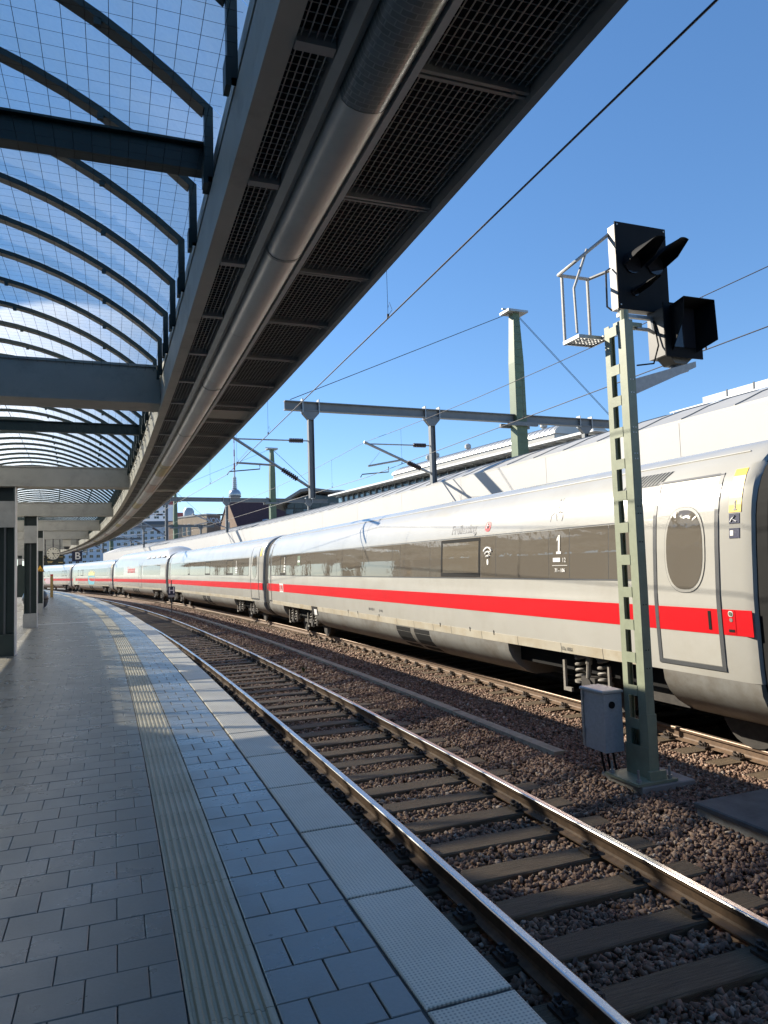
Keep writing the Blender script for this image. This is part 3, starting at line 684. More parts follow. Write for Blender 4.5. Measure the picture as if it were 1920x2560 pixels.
# flange along the underside
ifl = arc(-0.062, 22, -0.985, -6.015)
vs = [(o, y, z) for y in (-0.05, 0.05) for pl in (ifl, inn) for o, z in pl]; m_ = len(ifl); fs = []
for i in range(m_ - 1):
    a, b_, c, d = i, i + 1, m_ + i, m_ + i + 1
    fs += [(a, b_, d, c), (2 * m_ + a, 2 * m_ + c, 2 * m_ + d, 2 * m_ + b_), (a, 2 * m_ + a, 2 * m_ + b_, b_), (c, d, 2 * m_ + d, 2 * m_ + c)]
q.add(vs, fs)
for o in (-1.6, -2.7): 
    z = vault(o, -0.07); q.box((o - 0.02, -0.05, z - 0.03), (o + 0.02, -0.02, z + 0.01))
q.box((-1.03, -0.045, 3.98), (-1.004, 0.045, 4.12)); ribm = q.mesh('rib', 'rib_green')
q = MB(); ou, ii = arc(0.012, 26), arc(0.0, 26); n = len(ou)
vs = [(o, y, z) for y in (-0.446, 0.446) for pl in (ou, ii) for o, z in pl]; fs = []
for i in range(n - 1):
    a, b_, c, d = i, i + 1, n + i, n + i + 1
    fs += [(a, b_, 2 * n + b_, 2 * n + a)]
q.add(vs[:n] + vs[2 * n:3 * n], [(i, i + 1, n + i + 1, n + i) for i in range(n - 1)]); panem = q.mesh('glass_pane', 'roof_glass', True)
s = 0.57 - 0.9 * 30
while s < 107:
    place('rib', ribm, can, s); place('glass_pane', panem, can, s + 0.45); s += 0.9
csweep('ridge_cable', [(-3.475, 5.33), (-3.475, 5.32), (-3.485, 5.32), (-3.485, 5.33)], 'wire', 0, 60, 2)
# bird net slung under the ribs
q = MB(); c_ = 0.095; t_ = 0.0013
os_ = np.arange(-6.0, -0.99, c_)
def netz(o): return 4.115 + 0.02 * math.cos((o + 3.5) * 1.2)
sN0, sN1 = 1.2, 36.0
nb = int((sN1 - sN0) / 0.95)
for o in os_:
    zz = netz(o); q.sweep([(o - t_, zz), (o, zz + 2 * t_), (o + t_, zz)], sN0, sN1, 0.95, closed=False)
s = sN0
while s < sN1:
    p = [W(s + dd, o, netz(o)) for o in (-6.0, -4.75, -3.5, -2.25, -1.0) for dd in (-t_, t_)]
    q.add(p, [(2 * i, 2 * i + 1, 2 * i + 3, 2 * i + 2) for i in range(4)]); s += c_
nn = wparent(q.build('bird_net', 'net', fix=False), can); nn['kind'] = 'stuff'

# ---------------------------------------------------------------- posts
def post(s, label):
    p = here('support_post', label, 'post', s, -3.56, 0.0, 'posts holding up the canopy')
    q = MB(); w, d = 0.19, 0.19
    q.box((-w, -d, 0.47), (-w + 0.03, d, 3.70)); q.box((w - 0.03, -d, 0.47), (w, d, 3.70)); q.box((-w + 0.03, -0.02, 0.47), (w - 0.03, 0.02, 3.70))
    q.build('shaft', 'post_green', p)
    q = MB(); q.box((-0.02, -d + 0.02, 0.47), (0.02, -d + 0.05, 3.0)); q.build('conduit', 'seal_grey', p)
    q = MB(); q.box((w + 0.001, -d - 0.005, 0.0), (w + 0.022, d + 0.005, 3.70)); q.build('edge_trim', 'alu', p)
    q = MB(); q.cbox((-0.215, -0.225, 0.0), (w - 0.003, 0.225, 0.468), 0.01); q.build('base_casing', 'post_green' if s < 20 else 'galv_light', p)
    q = MB(); q.box((-w - 0.002, -d - 0.012, 2.80), (w - 0.002, -d + 0.018, 3.38)); q.build('service_panel', 'steel_grey', p)
    return p
labs = ['nearest dark green post at the left picture edge with grey service panel', 'second dark green post from the left edge with grey base casing',
        'third dark green post behind the warning triangle', 'fourth dark green post farther along the platform', 'fifth dark green post near the clock',
        'sixth dark green post beyond the clock', 'seventh dark green post far down the platform', 'eighth dark green post far down the platform', 'ninth dark green post at the far canopy end']
for i, l in enumerate(labs): post(18.0 + 9.0 * i, l)
# ================================================================ TRAIN
PZ = [0.93, 1.10, 1.45, 1.75, 1.92, 2.10, 2.50, 2.85, 3.0, 3.15, 3.30, 3.42, 3.52, 3.62, 3.70, 3.76, 3.80, 3.83, 3.84]
PW = [1.468, 1.485, 1.500, 1.510, 1.513, 1.505, 1.488, 1.462, 1.438, 1.398, 1.335, 1.262, 1.175, 1.045, 0.885, 0.70, 0.50, 0.25, 0.0]
UZ = [0.93, 0.80, 0.66, 0.52, 0.41, 0.34]; UW = [1.468, 1.452, 1.385, 1.255, 1.08, 0.90]
def wz(z, raised=0.0):
    if z >= 0.93: return float(np.interp(z, PZ, PW))
    return float(np.interp(z, UZ[::-1], UW[::-1]))
def nrm(z):
    a, b_ = max(0.36, z - 0.04), min(3.83, z + 0.04); d = Vector((0, -(wz(b_) - wz(a)), b_ - a)).normalized()
    return Vector((0, -d.z, d.y))
def at_side(x, z, off=0.0):
    p = Vector((x, -wz(z), z)); return p + nrm(z) * off
def strip(x0, x1, z0, z1, off, nz=None, nx=1, tilt=0.0):
    q = MB(); nz = nz or max(1, int((z1 - z0) / 0.09))
    vs = [at_side(x0 + (x1 - x0) * i / nx + tilt * (j / nz), z0 + (z1 - z0) * j / nz, off) for i in range(nx + 1) for j in range(nz + 1)]
    n = nz + 1
    q.add(vs, [(i * n + j, (i + 1) * n + j, (i + 1) * n + j + 1, i * n + j + 1) for i in range(nx) for j in range(nz)])
    # give the sheet its own thickness
    k = len(q.v); back = [at_side(x0 + (x1 - x0) * i / nx + tilt * (j / nz), z0 + (z1 - z0) * j / nz, off - 0.006) for i in range(nx + 1) for j in range(nz + 1)]
    q.v += [tuple(p) for p in back]
    ed = [(i * n, (i + 1) * n) for i in range(nx)] + [((i + 1) * n + nz, i * n + nz) for i in range(nx)] + [(j + 1, j) for j in range(nz)] + [(nx * n + j, nx * n + j + 1) for j in range(nz)]
    for a, b_ in ed: q.f.append((a, b_, k + b_, k + a)); q.m.append(0)
    return q
def oval(xc, zc, a, b_, off, inner=None, n=36):
    q = MB()
    def ring(k):
        pts = []
        for i in range(n):
            t = 2 * math.pi * i / n; ex = 0.78
            cx_ = math.copysign(abs(math.cos(t)) ** ex, math.cos(t)); sz = math.copysign(abs(math.sin(t)) ** ex, math.sin(t))
            pts.append(at_side(xc + a * k * cx_ if not isinstance(k, tuple) else xc + k[0] * cx_, zc + (b_ * k if not isinstance(k, tuple) else k[1]) * sz, off))
        return pts
    if inner:
        q.add(ring(1.0) + ring(inner), [(i, (i + 1) % n, n + (i + 1) % n, n + i) for i in range(n)])
    else:
        rings = [ring(k) for k in (1.0, 0.8, 0.55, 0.25)]
        vs = [p for r_ in rings for p in r_] + [at_side(xc, zc, off)]
        fs = [(k * n + i, k * n + (i + 1) % n, (k + 1) * n + (i + 1) % n, (k + 1) * n + i) for k in range(3) for i in range(n)] + [(3 * n + i, 3 * n + (i + 1) % n, 4 * n) for i in range(n)]
        q.add(vs, fs)
    return q
def side_text(txt, x, z, size, mat, parent, name='lettering', off=0.0022, **kw):
    me = text_mesh(txt, size, mat, **kw); o = link(name, me, parent)
    nz = nrm(z); up = Vector((0, nz.z, -nz.y)); up = up if up.z > 0 else -up
    p = at_side(x, z, off); ax = Vector((1, 0, 0))
    o.matrix_local = Matrix(((ax.x, up.x, nz.x, p.x), (ax.y, up.y, nz.y, p.y), (ax.z, up.z, nz.z, p.z), (0, 0, 0, 1)))
    return o
def numeral_one(x, z, h, mat, parent, off=0.011):
    w = h * 0.5; pts = [(-0.42, -0.5), (0.42, -0.5), (0.42, -0.37), (0.17, -0.37), (0.17, 0.5), (-0.02, 0.5), (-0.36, 0.30), (-0.36, 0.17), (-0.12, 0.26), (-0.12, -0.37), (-0.42, -0.37)]
    q = MB(); q.add([at_side(x + a * w, z + b_ * h, off) for a, b_ in pts], [(0, 1, 2, 3, 9, 10), (3, 4, 5, 8, 9), (5, 6, 7, 8)]); return q.build('class_numeral', mat, parent)
def side_line(pts, r, mat, parent, name, off=0.001, n=4):
    q = MB(); q.path([at_side(x, z, off) for x, z in pts], r, n); return q.build(name, mat, parent)

def bogie_proto():
    e = bpy.data.objects.new('bogie', None); COL.objects.link(e)
    q = MB()
    for y in (-1.02, 1.02):
        q.box((-1.75, y - 0.06, 0.50), (1.75, y + 0.06, 0.64)); q.box((-0.55, y - 0.09, 0.40), (0.55, y + 0.09, 0.52))
    q.box((-0.2, -1.0, 0.45), (0.2, 1.0, 0.72))
    q.build('bogie_frame', 'bogie', e)
    for x in (-1.25, 1.25):
        for sg in (-1, 1):
            q = MB(); c = Vector((x, sg * 0.755, 0.46))
            q.tube(c + Vector((0, -0.065, 0)), c + Vector((0, 0.065, 0)), 0.46, 28); q.tube(c + Vector((0, sg * -0.09, 0)), c + Vector((0, sg * -0.066, 0)), 0.49, 28)
            q.tube(c + Vector((0, -0.08, 0)), c + Vector((0, 0.08, 0)), 0.14, 12)
            q.build('wheel', 'bogie', e, True)
            q = MB(); y = sg * 1.22
            q.box((x - 0.16, y - 0.11, 0.34), (x + 0.16, y + 0.11, 0.58)); q.tube((x, y - sg * 0.3, 0.46), (x, y + sg * 0.14, 0.46), 0.11, 12)
            q.build('axle_box', 'bogie', e)
            for dx in (-0.27, 0.27):
                q = MB(); pts = []
                for i in range(49): t = i / 48; a = t * 2 * math.pi * 4; pts.append((x + dx + 0.085 * math.cos(a), y + 0.085 * math.sin(a), 0.50 + 0.36 * t))
                q.path(pts, 0.026, 6); q.tube((x + dx, y, 0.46), (x + dx, y, 0.50), 0.12, 12); q.tube((x + dx, y, 0.86), (x + dx, y, 0.92), 0.12, 12)
                q.build('coil_spring', 'bogie_light', e, True)
            q = MB(); q.tube((x + 0.0, y + sg * 0.10, 0.56), (x + 0.03, y + sg * 0.10, 0.80), 0.035, 8); q.tube((x + 0.03, y + sg * 0.10, 0.78), (x + 0.05, y + sg * 0.10, 0.94), 0.05, 8)
            q.build('damper', 'bogie_light', e)
            q = MB(); q.box((x - 0.62, y + sg * 0.07, 0.30), (x - 0.57, y + sg * 0.11, 0.78)); q.box((x - 0.569, y + sg * 0.07, 0.30), (x - 0.42, y + sg * 0.11, 0.36)); q.build('bracket', 'bogie_light', e)
            q = MB(); q.box((x + 0.46, y + sg * 0.07, 0.40), (x + 0.50, y + sg * 0.11, 0.80)); q.build('stay', 'bogie_light', e)
    return e
BOG = bogie_proto()
first_bogie = [True]
def add_bogie(car, x):
    if first_bogie[0]: b = BOG; b.parent = car; first_bogie[0] = False
    else: b = copy_tree(BOG, car)
    b.location = (x, 0, 0)
    return b

def make_car(label, sc_, xa, xb, kind, wins, bog, doors, detail=True, openings=(), fair=None):
    d = 9.5 * R / (R + OT2); a, b_ = W(sc_ - d, OT2, RT), W(sc_ + d, OT2, RT); m_ = (a + b_) / 2; x = (a - b_).normalized()
    t = thing('passenger_coach', label, 'train coach', m_, math.atan2(x.y, x.x), 'coaches of the white express train')
    # body shell
    zs = PZ; q = MB(); n = len(zs)
    xs = [xa + 0.0, xa + 0.05, xa + 0.16] + list(np.linspace(xa + 1.2, xb - 1.2, 9)) + [xb - 0.16, xb - 0.05, xb - 0.0]
    ins = [0.10, 0.03, 0.0] + [0.0] * 9 + [0.0, 0.03, 0.10]
    def rz(z, xx):
        if kind == 'restaurant' and z > 3.2:
            e = min(1.0, max(0.0, (xx - (xa + 0.2)) / 1.8)) * min(1.0, max(0.0, (xb - 0.2 - xx) / 1.8)); e = e * e * (3 - 2 * e)
            return z + (z - 3.2) / 0.64 * 0.45 * e
        return z
    if kind == 'restaurant': xs = [xa, xa + 0.05, xa + 0.16] + list(np.linspace(xa + 0.4, xa + 2.4, 6)) + list(np.linspace(xa + 4, xb - 4, 5)) + list(np.linspace(xb - 2.4, xb - 0.4, 6)) + [xb - 0.16, xb - 0.05, xb]; ins = [0.10, 0.03, 0.0] + [0.0] * 17 + [0.0, 0.03, 0.10]
    ring = []
    for xx, i_ in zip(xs, ins):
        sc2 = 1 - i_ / 1.5
        left = [(xx, -wz(z) * sc2, rz(z, xx) - (i_ * 0.8 if z > 3.5 else 0)) for z in zs]; right = [(xx, wz(z) * sc2, rz(z, xx) - (i_ * 0.8 if z > 3.5 else 0)) for z in reversed(zs[:-1])]
        ring.append(left + right)
    P = len(ring[0]); vs = [p for r_ in ring for p in r_]
    fs = [(k * P + i, (k + 1) * P + i, (k + 1) * P + (i + 1), k * P + (i + 1)) for k in range(len(xs) - 1) for i in range(P - 1)]
    fs += [tuple(range(P)), tuple(range((len(xs) - 1) * P, len(xs) * P))]
    q.add(vs, fs); q.build('body_shell', 'train_white', t, True)
    # black box added to keep light out below the floor: underframe
    q = MB(); q.box((xa + 0.2, -1.2, 0.62), (xb - 0.2, 1.2, 1.0)); q.build('underfloor_block', 'rubber', t)
    # lower fairings
    for (f0, f1) in fair:
        q = MB(); k_ = len(UZ); nx = 6
        vs = [(f0 + (f1 - f0) * i / nx, sg * w_, z) for sg in (-1, 1) for i in range(nx + 1) for z, w_ in zip(UZ, UW)]
        fs = []
        for sd in (0, 1):
            o_ = sd * (nx + 1) * k_
            fs += [(o_ + i * k_ + j, o_ + (i + 1) * k_ + j, o_ + (i + 1) * k_ + j + 1, o_ + i * k_ + j + 1) for i in range(nx) for j in range(k_ - 1)]
        for i in range(nx): fs.append((i * k_ + k_ - 1, (i + 1) * k_ + k_ - 1, (nx + 1) * k_ + (i + 1) * k_ + k_ - 1, (nx + 1) * k_ + i * k_ + k_ - 1))
        for i in (0, nx):
            fs.append(tuple([i * k_ + j for j in range(k_)] + [(nx + 1) * k_ + i * k_ + j for j in reversed(range(k_))]))
        q.add(vs, fs); q.build('underbody_fairing', 'train_grey', t, True)
    # red stripe
    strip(xa + 0.06, xb - 0.06, 1.452, 1.748, 0.0035, 4, 4).build('red_stripe', 'train_red', t)
    # hinged skirt panels
    xcur = xa + 0.7
    jr = random.Random(int(sc_))
    while xcur < xb - 1.9:
        L = jr.choice([0.85, 1.0, 1.25, 1.45]) if detail else 2.4
        e = min(xcur + L, xb - 1.75); strip(xcur + 0.008, e - 0.008, 0.925, 1.075 + (0.0 if detail else 0.0), 0.004, 2, 1).build('skirt_panel', 'train_skirt', t); xcur = e
    # window band: panes
    for (w0, w1, mt) in wins:
        z0, z1 = 2.085, 2.855
        pn = strip(w0 + 0.006, w1 - 0.006, z0, z1, 0.003, 6, 1).build('window', mt, t)
        if mt == 'blind' or mt == 'train_glass_dark':
            fr = MB()
            for (a0, a1, b0, b1) in ((w0 + 0.01, w1 - 0.01, z1 - 0.07, z1 - 0.01), (w0 + 0.01, w1 - 0.01, z0 + 0.01, z0 + 0.09), (w0 + 0.01, w0 + 0.07, z0 + 0.095, z1 - 0.075), (w1 - 0.07, w1 - 0.01, z0 + 0.095, z1 - 0.075)):
                s_ = strip(a0, a1, b0, b1, 0.007, 2, 1); k_ = len(fr.v); fr.v += s_.v; fr.f += [tuple(i + k_ for i in f) for f in s_.f]; fr.m += s_.m
            fr.build('window_frame', 'rubber', pn)
    if wins:
        wA, wB = min(w[0] for w in wins), max(w[1] for w in wins)
        if kind != 'restaurant':
            strip(wA - 0.03, wB + 0.03, 2.06, 2.88, 0.0012, 6, 4).build('window_surround', 'seal_grey', t)
    # doors
    for (d0, d1, side) in doors:
        dr = strip(d0 + 0.06, d1 - 0.06, 1.075, 3.33, 0.004, 16, 1).build('door', 'train_white', t)
        for e0, e1 in ((d0, d0 + 0.058), (d1 - 0.058, d1)): strip(e0, e1, 1.03, 3.36, 0.010, 16, 1).build('door_seal', 'seal_grey', dr)
        strip(d0, d1, 1.02, 1.07, 0.011, 1, 1).build('door_sill', 'seal_grey', dr); strip(d0, d1, 3.335, 3.36, 0.009, 1, 1).build('door_head', 'seal_grey', dr)
        strip(d0 + 0.061, d1 - 0.061, 1.452, 1.748, 0.0075, 4, 1).build('door_stripe', 'train_red', dr)
        xm = (d0 + d1) / 2
        oval(xm, 2.46, 0.334 * (d1 - d0) / 1.07, 0.534, 0.008).build('door_window_rim', 'seal_grey', dr)
        oval(xm, 2.46, 0.327 * (d1 - d0) / 1.07, 0.527, 0.011, None).build('door_window_ring', 'train_white', dr)
        oval(xm, 2.46, 0.296 * (d1 - d0) / 1.07, 0.492, 0.014).build('door_window', 'train_glass', dr)
        if detail:
            strip(d1 - 0.20 if side > 0 else d0 + 0.16, d1 - 0.16 if side > 0 else d0 + 0.20, 1.50, 1.72, 0.012, 2, 1).build('grab_slot', 'rubber', dr)
            hx = d1 + 0.07 if side > 0 else d0 - 0.19
            strip(hx, hx + 0.12, 1.47, 1.74, 0.0065, 3, 1).build('control_plate', 'train_red', dr)
            for zz, rr_, mm in ((1.70, 0.034, 'alu'), (1.63, 0.022, 'bogie_light')): oval(hx + 0.06, zz, rr_, rr_, 0.010, None, 16).build('door_button', mm, dr)
            oval(hx + 0.06, 1.70, 0.024, 0.024, 0.014, None, 16).build('button_lens', 'mast_dark', dr)
            strip(hx + 0.02, hx + 0.10, 1.49, 1.52, 0.010, 1, 1).build('handle_pocket', 'rubber', dr)
    # roof line rail and louvre
    q = MB()
    for sg in (-1,):
        q.path([at_side(xx, 3.60, 0.004) for xx in np.linspace(xa + 0.3, xb - 0.3, 7)], 0.012, 5)
    if kind != 'restaurant': q.build('roof_rail', 'train_white', t)
    for (v0, v1) in openings:
        for (za, zb_) in ((0.40, 0.90),):
            strip(v0, v1, za, zb_, 0.004, 6, 1).build('vent_opening', 'rubber', t)
    for x_ in bog:
        bg_ = add_bogie(t, x_)
        if kind == 'first' and x_ > 0:      # the rear axle of this bogie sits behind the fairing
            for ch in list(bg_.children):
                if ch.name.split('.')[0] in ('coil_spring', 'damper', 'axle_box', 'bracket', 'stay') and sum(v.co.x for v in ch.data.vertices) / len(ch.data.vertices) > 0.4: bpy.data.objects.remove(ch)
    return t
def bellows(sc_, x0, x1, car):
    q = MB(); rows = []
    nx = 5
    for i in range(nx):
        xx = x0 + (x1 - x0) * i / (nx - 1); k_ = 0.955 if i % 2 == 0 else 0.975
        zs = [0.45, 0.66] + PZ; rows.append([(xx, -wz(z) * k_, 0.45 + (z - 0.45) * 0.985) for z in zs] + [(xx, wz(z) * k_, 0.45 + (z - 0.45) * 0.985) for z in reversed(zs[:-1])])
    P = len(rows[0]); vs = [p for r_ in rows for p in r_]
    q.add(vs, [(k * P + i, (k + 1) * P + i, (k + 1) * P + (i + 1) % P, k * P + (i + 1) % P) for k in range(nx - 1) for i in range(P)])
    return q.build('gangway_bellows', 'rubber', car)

G_ = 'train_glass'
pa = [-12.33, -10.9, -10.04, -8.42, -7.9, -6.4, -5.2, -3.93, -3.37, -1.71, -1.44, 0.40, 0.90, 2.54, 3.07, 4.73, 5.30, 6.95, 7.49, 8.40, 8.95]
mt = {1: 'blind', 14: 'blind'}
carA = make_car('nearest white coach with red stripe, town name lettering and oval window door', 16.81, -13.0, 10.84, 'first',
    [(pa[i], pa[i + 1], mt.get(i, G_)) for i in range(len(pa) - 1)], [-8.4, 8.83], [(9.29, 10.36, 1), (-12.93, -12.42, -1)], True, [(0.47, 1.28), (1.5, 2.3)],
    [(-6.55, 5.55), (9.32, 10.80), (-12.95, -10.6)])
bellows(16.81, 10.80, 11.55, carA); bellows(16.81, -13.75, -12.95, carA)
# louvre in the roof flank
lv = strip(8.55, 9.30, 3.33, 3.50, 0.004, 3, 1, 0.14).build('roof_louvre', 'seal_grey', carA)
for i in range(11): strip(8.58 + i * 0.068, 8.595 + i * 0.068, 3.335, 3.495, 0.012, 3, 1, 0.14).build('louvre_blade', 'train_white', lv)
side_text('Freilassing', 4.02, 3.035, 0.25, 'ink_grey', carA, width=1.0, bold=0.007)
oval(4.97, 3.04, 0.10, 0.095, 0.006).build('town_crest', 'ink_red', carA); side_line([(4.94, 3.0), (4.97, 3.09), (4.95, 3.06), (5.01, 3.05), (4.99, 3.0)], 0.010, 'ink_white', carA, 'crest_mark', 0.012)
side_text('Psst', 7.37, 3.235, 0.16, 'ink_grey', carA, shear=0.25, bold=0.002)
side_line([(7.17, 3.36), (7.17, 3.265), (7.125, 3.25), (7.12, 3.19), (7.04, 3.13), (6.97, 3.10), (6.96, 3.0)], 0.007, 'ink_grey', carA, 'quiet_pictogram')
side_line([(7.135, 3.06), (7.13, 3.20), (7.155, 3.22), (7.165, 3.20), (7.17, 3.12), (7.20, 3.15), (7.22, 3.12), (7.25, 3.14), (7.27, 3.11), (7.285, 3.05), (7.27, 2.99)], 0.006, 'ink_grey', carA, 'quiet_pictogram')
side_line([(7.085, 3.13), (7.10, 3.07), (7.14, 3.0)], 0.006, 'ink_grey', carA, 'quiet_pictogram')
oval(7.11, 3.335, 0.013, 0.016, 0.007, None, 10).build('quiet_pictogram', 'ink_grey', carA)
numeral_one(7.225, 2.62, 0.30, 'ink_white', carA); side_text('12', 7.36, 2.37, 0.10, 'ink_white', carA, off=0.011); side_text('71 - 106', 7.25, 2.21, 0.078, 'ink_white', carA, bold=0.002, off=0.012)
strip(7.07, 7.26, 2.345, 2.41, 0.010, 1, 1).build('seat_pictogram', 'ink_white', carA); strip(7.05, 7.44, 2.285, 2.292, 0.010, 1, 1).build('seat_rule', 'ink_white', carA)
numeral_one(-10.2, 2.66, 0.26, 'ink_white', carA)
for i, z in enumerate((2.40, 2.29, 2.19)): strip(-10.30, -10.06 - 0.04 * i, z, z + 0.07, 0.010, 1, 1).build('seat_pictogram', 'ink_white', carA)
strip(-8.35, -8.0, 2.45, 2.78, 0.010, 3, 1).build('door_sticker', 'mast_dark', carA); strip(-8.32, -8.03, 2.55, 2.62, 0.013, 1, 1).build('sticker_text', 'ink_white', carA)
for i, r_ in enumerate((0.055, 0.115, 0.175)):
    pts = [(5.015 + (0.055 + 0.055 * i) * 1.15 * math.sin(t), 2.385 + (0.06 + 0.075 * i) * math.cos(t) + 0.05) for t in np.linspace(-0.85, 0.85, 9)]
    side_line(pts, 0.017, 'ink_white', carA, 'wifi_symbol', 0.012)
oval(5.015, 2.375, 0.032, 0.055, 0.011, None, 16).build('wifi_symbol', 'ink_white', carA)
strip(10.51, 10.68, 2.87, 3.38, 0.005, 6, 1).build('class_band', 'ink_yellow', carA); numeral_one(10.595, 2.95, 0.12, 'ink_grey', carA, 0.010)
for z in (2.74, 2.57): strip(10.515, 10.66, z, z + 0.115, 0.006, 1, 1).build('door_notice', 'ink_blue', carA)
side_line([(10.535, 2.76), (10.56, 2.80), (10.60, 2.83), (10.57, 2.79), (10.62, 2.76)], 0.006, 'ink_white', carA, 'notice_mark', 0.012); strip(10.53, 10.575, 2.60, 2.66, 0.009, 1, 1).build('notice_mark', 'ink_white', carA)
strip(-10.98, -10.42, 1.435, 1.765, 0.008, 3, 1).build('logo_field', 'ink_white', carA); side_text('DB', -10.70, 1.60, 0.21, 'ink_red', carA, bold=0.005, off=0.013)
for a in (((-10.9, 1.50), (-10.5, 1.50), (-10.5, 1.70), (-10.9, 1.70), (-10.9, 1.50)),): side_line(a, 0.012, 'ink_red', carA, 'logo_frame', 0.011)
side_text('801 022-9', -1.1, 1.22, 0.10, 'ink_grey', carA, bold=0.001); side_text('(D-DB)', -0.45, 1.21, 0.08, 'ink_grey', carA)
side_text('17a 1051', 7.3, 0.99, 0.08, 'ink_grey', carA, off=0.010)
for x_ in (-3.0, -2.2, -0.6, 2.9, 4.2, 5.1): strip(x_, x_ + 0.02, 1.04, 1.12, 0.009, 1, 1).build('skirt_latch', 'rubber', carA)
strip(-6.75, -6.05, 0.80, 1.07, 0.008, 3, 1).build('socket_recess', 'rubber', carA); strip(-6.45, -6.15, 0.80, 0.98, 0.011, 2, 1).build('socket_cover', 'ink_white', carA)

def wins_gen(a, b_, rnd_, w=1.35):
    out = []; x_ = a
    while x_ < b_ - 0.3:
        e = min(b_, x_ + (w if len(out) % 3 else 0.6)); out.append((x_, e, 'blind' if rnd_.random() < 0.15 else G_)); x_ = e
    return out
rg_ = random.Random(5)
def std(label, s_):
    c = make_car(label, s_, -12.75, 12.2, 'coach', wins_gen(-11.5, 9.9, rg_), [-9.3, 8.9], [(10.25, 11.55, 1), (-12.6, -11.9, -1)], False, [(-0.6, 0.3), (0.55, 1.45)],
                 [(-7.4, 7.0), (10.7, 12.15), (-12.7, -11.3)])
    bellows(s_, -13.4, -12.7, c)
    strip(10.2, 11.0, 3.36, 3.50, 0.004, 2, 1, 0.2).build('roof_louvre', 'seal_grey', c)
    strip(11.68, 11.9, 2.9, 3.38, 0.005, 5, 1).build('class_band', 'ink_yellow', c)
    return c
carB = std('second white coach from the right, first class, behind the small letter H board', 42.45)
numeral_one(7.6, 2.62, 0.32, 'ink_white', carB)
for i, z in enumerate((2.38, 2.28, 2.18)): strip(7.45, 7.8, z, z + 0.06, 0.010, 1, 1).build('seat_pictogram', 'ink_white', carB)
carC = make_car('white restaurant coach with raised roof and red lettering', 67.9, -13.0, 12.2, 'restaurant',
    [(-11.65, -6.75, G_), (3.25, 6.7, G_), (6.72, 10.15, G_)], [-9.3, 8.9], [(1.35, 2.6, 1)], False, [(-1.9, -1.35), (-1.1, -0.55), (-0.3, 0.25), (0.5, 1.05)], [(-7.4, 7.0), (10.7, 12.15), (-12.9, -11.3)])
bellows(67.9, -13.7, -12.95, carC)
side_text('Bordrestaurant', -2.45, 2.56, 0.80, 'ink_red', carC, width=0.78, bold=0.012)
for x_ in (4.2, 6.2, 8.2, 10.0): strip(x_, x_ + 1.2, 3.40, 3.52, 0.11, 2, 1).build('roof_hatch', 'seal_grey', carC)
carD = std('white coach with cyan and yellow graffiti', 93.4)
def blob(car, pts, mat, name, off=0.010):
    q = MB(); q.add([at_side(x_, z_, off) for x_, z_ in pts], [tuple(range(len(pts)))]); return q.build(name, mat, car)
blob(carD, [(-0.8, 1.05), (2.4, 1.05), (2.9, 1.5), (2.8, 2.05), (2.4, 2.1), (-0.6, 2.1), (-1.1, 2.05), (-1.2, 1.5)], 'paint_cyan', 'graffiti')
blob(carD, [(-1.0, 2.12), (2.7, 2.12), (3.0, 2.6), (2.2, 2.4), (1.8, 2.75), (1.2, 2.45), (0.6, 2.78), (0.0, 2.42), (-0.6, 2.65), (-0.8, 2.35)], 'paint_lemon', 'graffiti', 0.013)
blob(carD, [(-11.4, 1.0), (-8.6, 0.98), (-8.0, 1.5), (-8.4, 2.0), (-9.4, 2.05), (-10.2, 1.95), (-11.6, 2.0), (-11.9, 1.5)], 'paint_pale', 'graffiti')
carE = std('white coach with faded pink graffiti, second last in sight', 118.9)
blob(carE, [(-4.4, 1.0), (-1.0, 0.98), (-0.6, 1.6), (-1.4, 1.85), (-3.6, 1.75), (-4.8, 1.6)], 'paint_pink', 'graffiti')
blob(carE, [(-8.4, 1.0), (-5.6, 1.02), (-5.4, 1.7), (-6.4, 1.95), (-8.2, 1.8)], 'paint_pale', 'graffiti')
carF = std('farthest visible white coach of the train', 144.4)
carZ = std('white coach at the right picture edge behind the black gangway', -9.0)
# ================================================================ SIGNAL
sg = here('railway_signal', 'green ladder signal mast with black signal head, hooded lamp and grey cabinet', 'railway signal', 6.72, 4.0, -0.72)
B0 = 0.72
def L3(s, o, z): return Vector((o - 4.0, s - 6.72, z + B0))
q = MB()
q.box((-0.055, -0.18, 0.03), (-0.045, -0.055, B0 + 4.45)); q.box((-0.045, -0.18, 0.03), (0.06, -0.168, B0 + 4.45)); q.box((0.05, -0.168, 0.03), (0.06, -0.14, B0 + 4.45))
q.build('mast_channel', 'mast_green', sg)
q = MB(); q.box((-0.055, 0.095, 0.03), (-0.045, 0.18, B0 + 4.45)); q.box((-0.045, 0.168, 0.03), (0.06, 0.18, B0 + 4.45)); q.box((0.05, 0.14, 0.03), (0.06, 0.168, B0 + 4.45))
q.build('mast_channel', 'mast_green', sg)
z = 4.36
for i in range(13):
    q = MB(); q.box((-0.06, -0.056, B0 + z - 0.057), (-0.05, 0.096, B0 + z + 0.057)); q.build('batten', 'mast_green', sg); z -= 0.366 if i else 0.46
q = MB(); q.box((-0.062, -0.19, 0.03), (-0.056, 0.19, 0.36)); q.box((-0.056, -0.19, 0.03), (0.07, -0.181, 0.72)); q.box((-0.10, -0.24, 0.03), (0.12, -0.192, 0.12)); q.box((0.062, -0.19, 0.03), (0.07, 0.19, 0.6)); q.build('mast_shoe', 'mast_green', sg)
q = MB(); q.box((-0.30, -0.28, 0.0), (0.24, 0.28, 0.028)); q.build('base_plate', 'mast_green', sg)
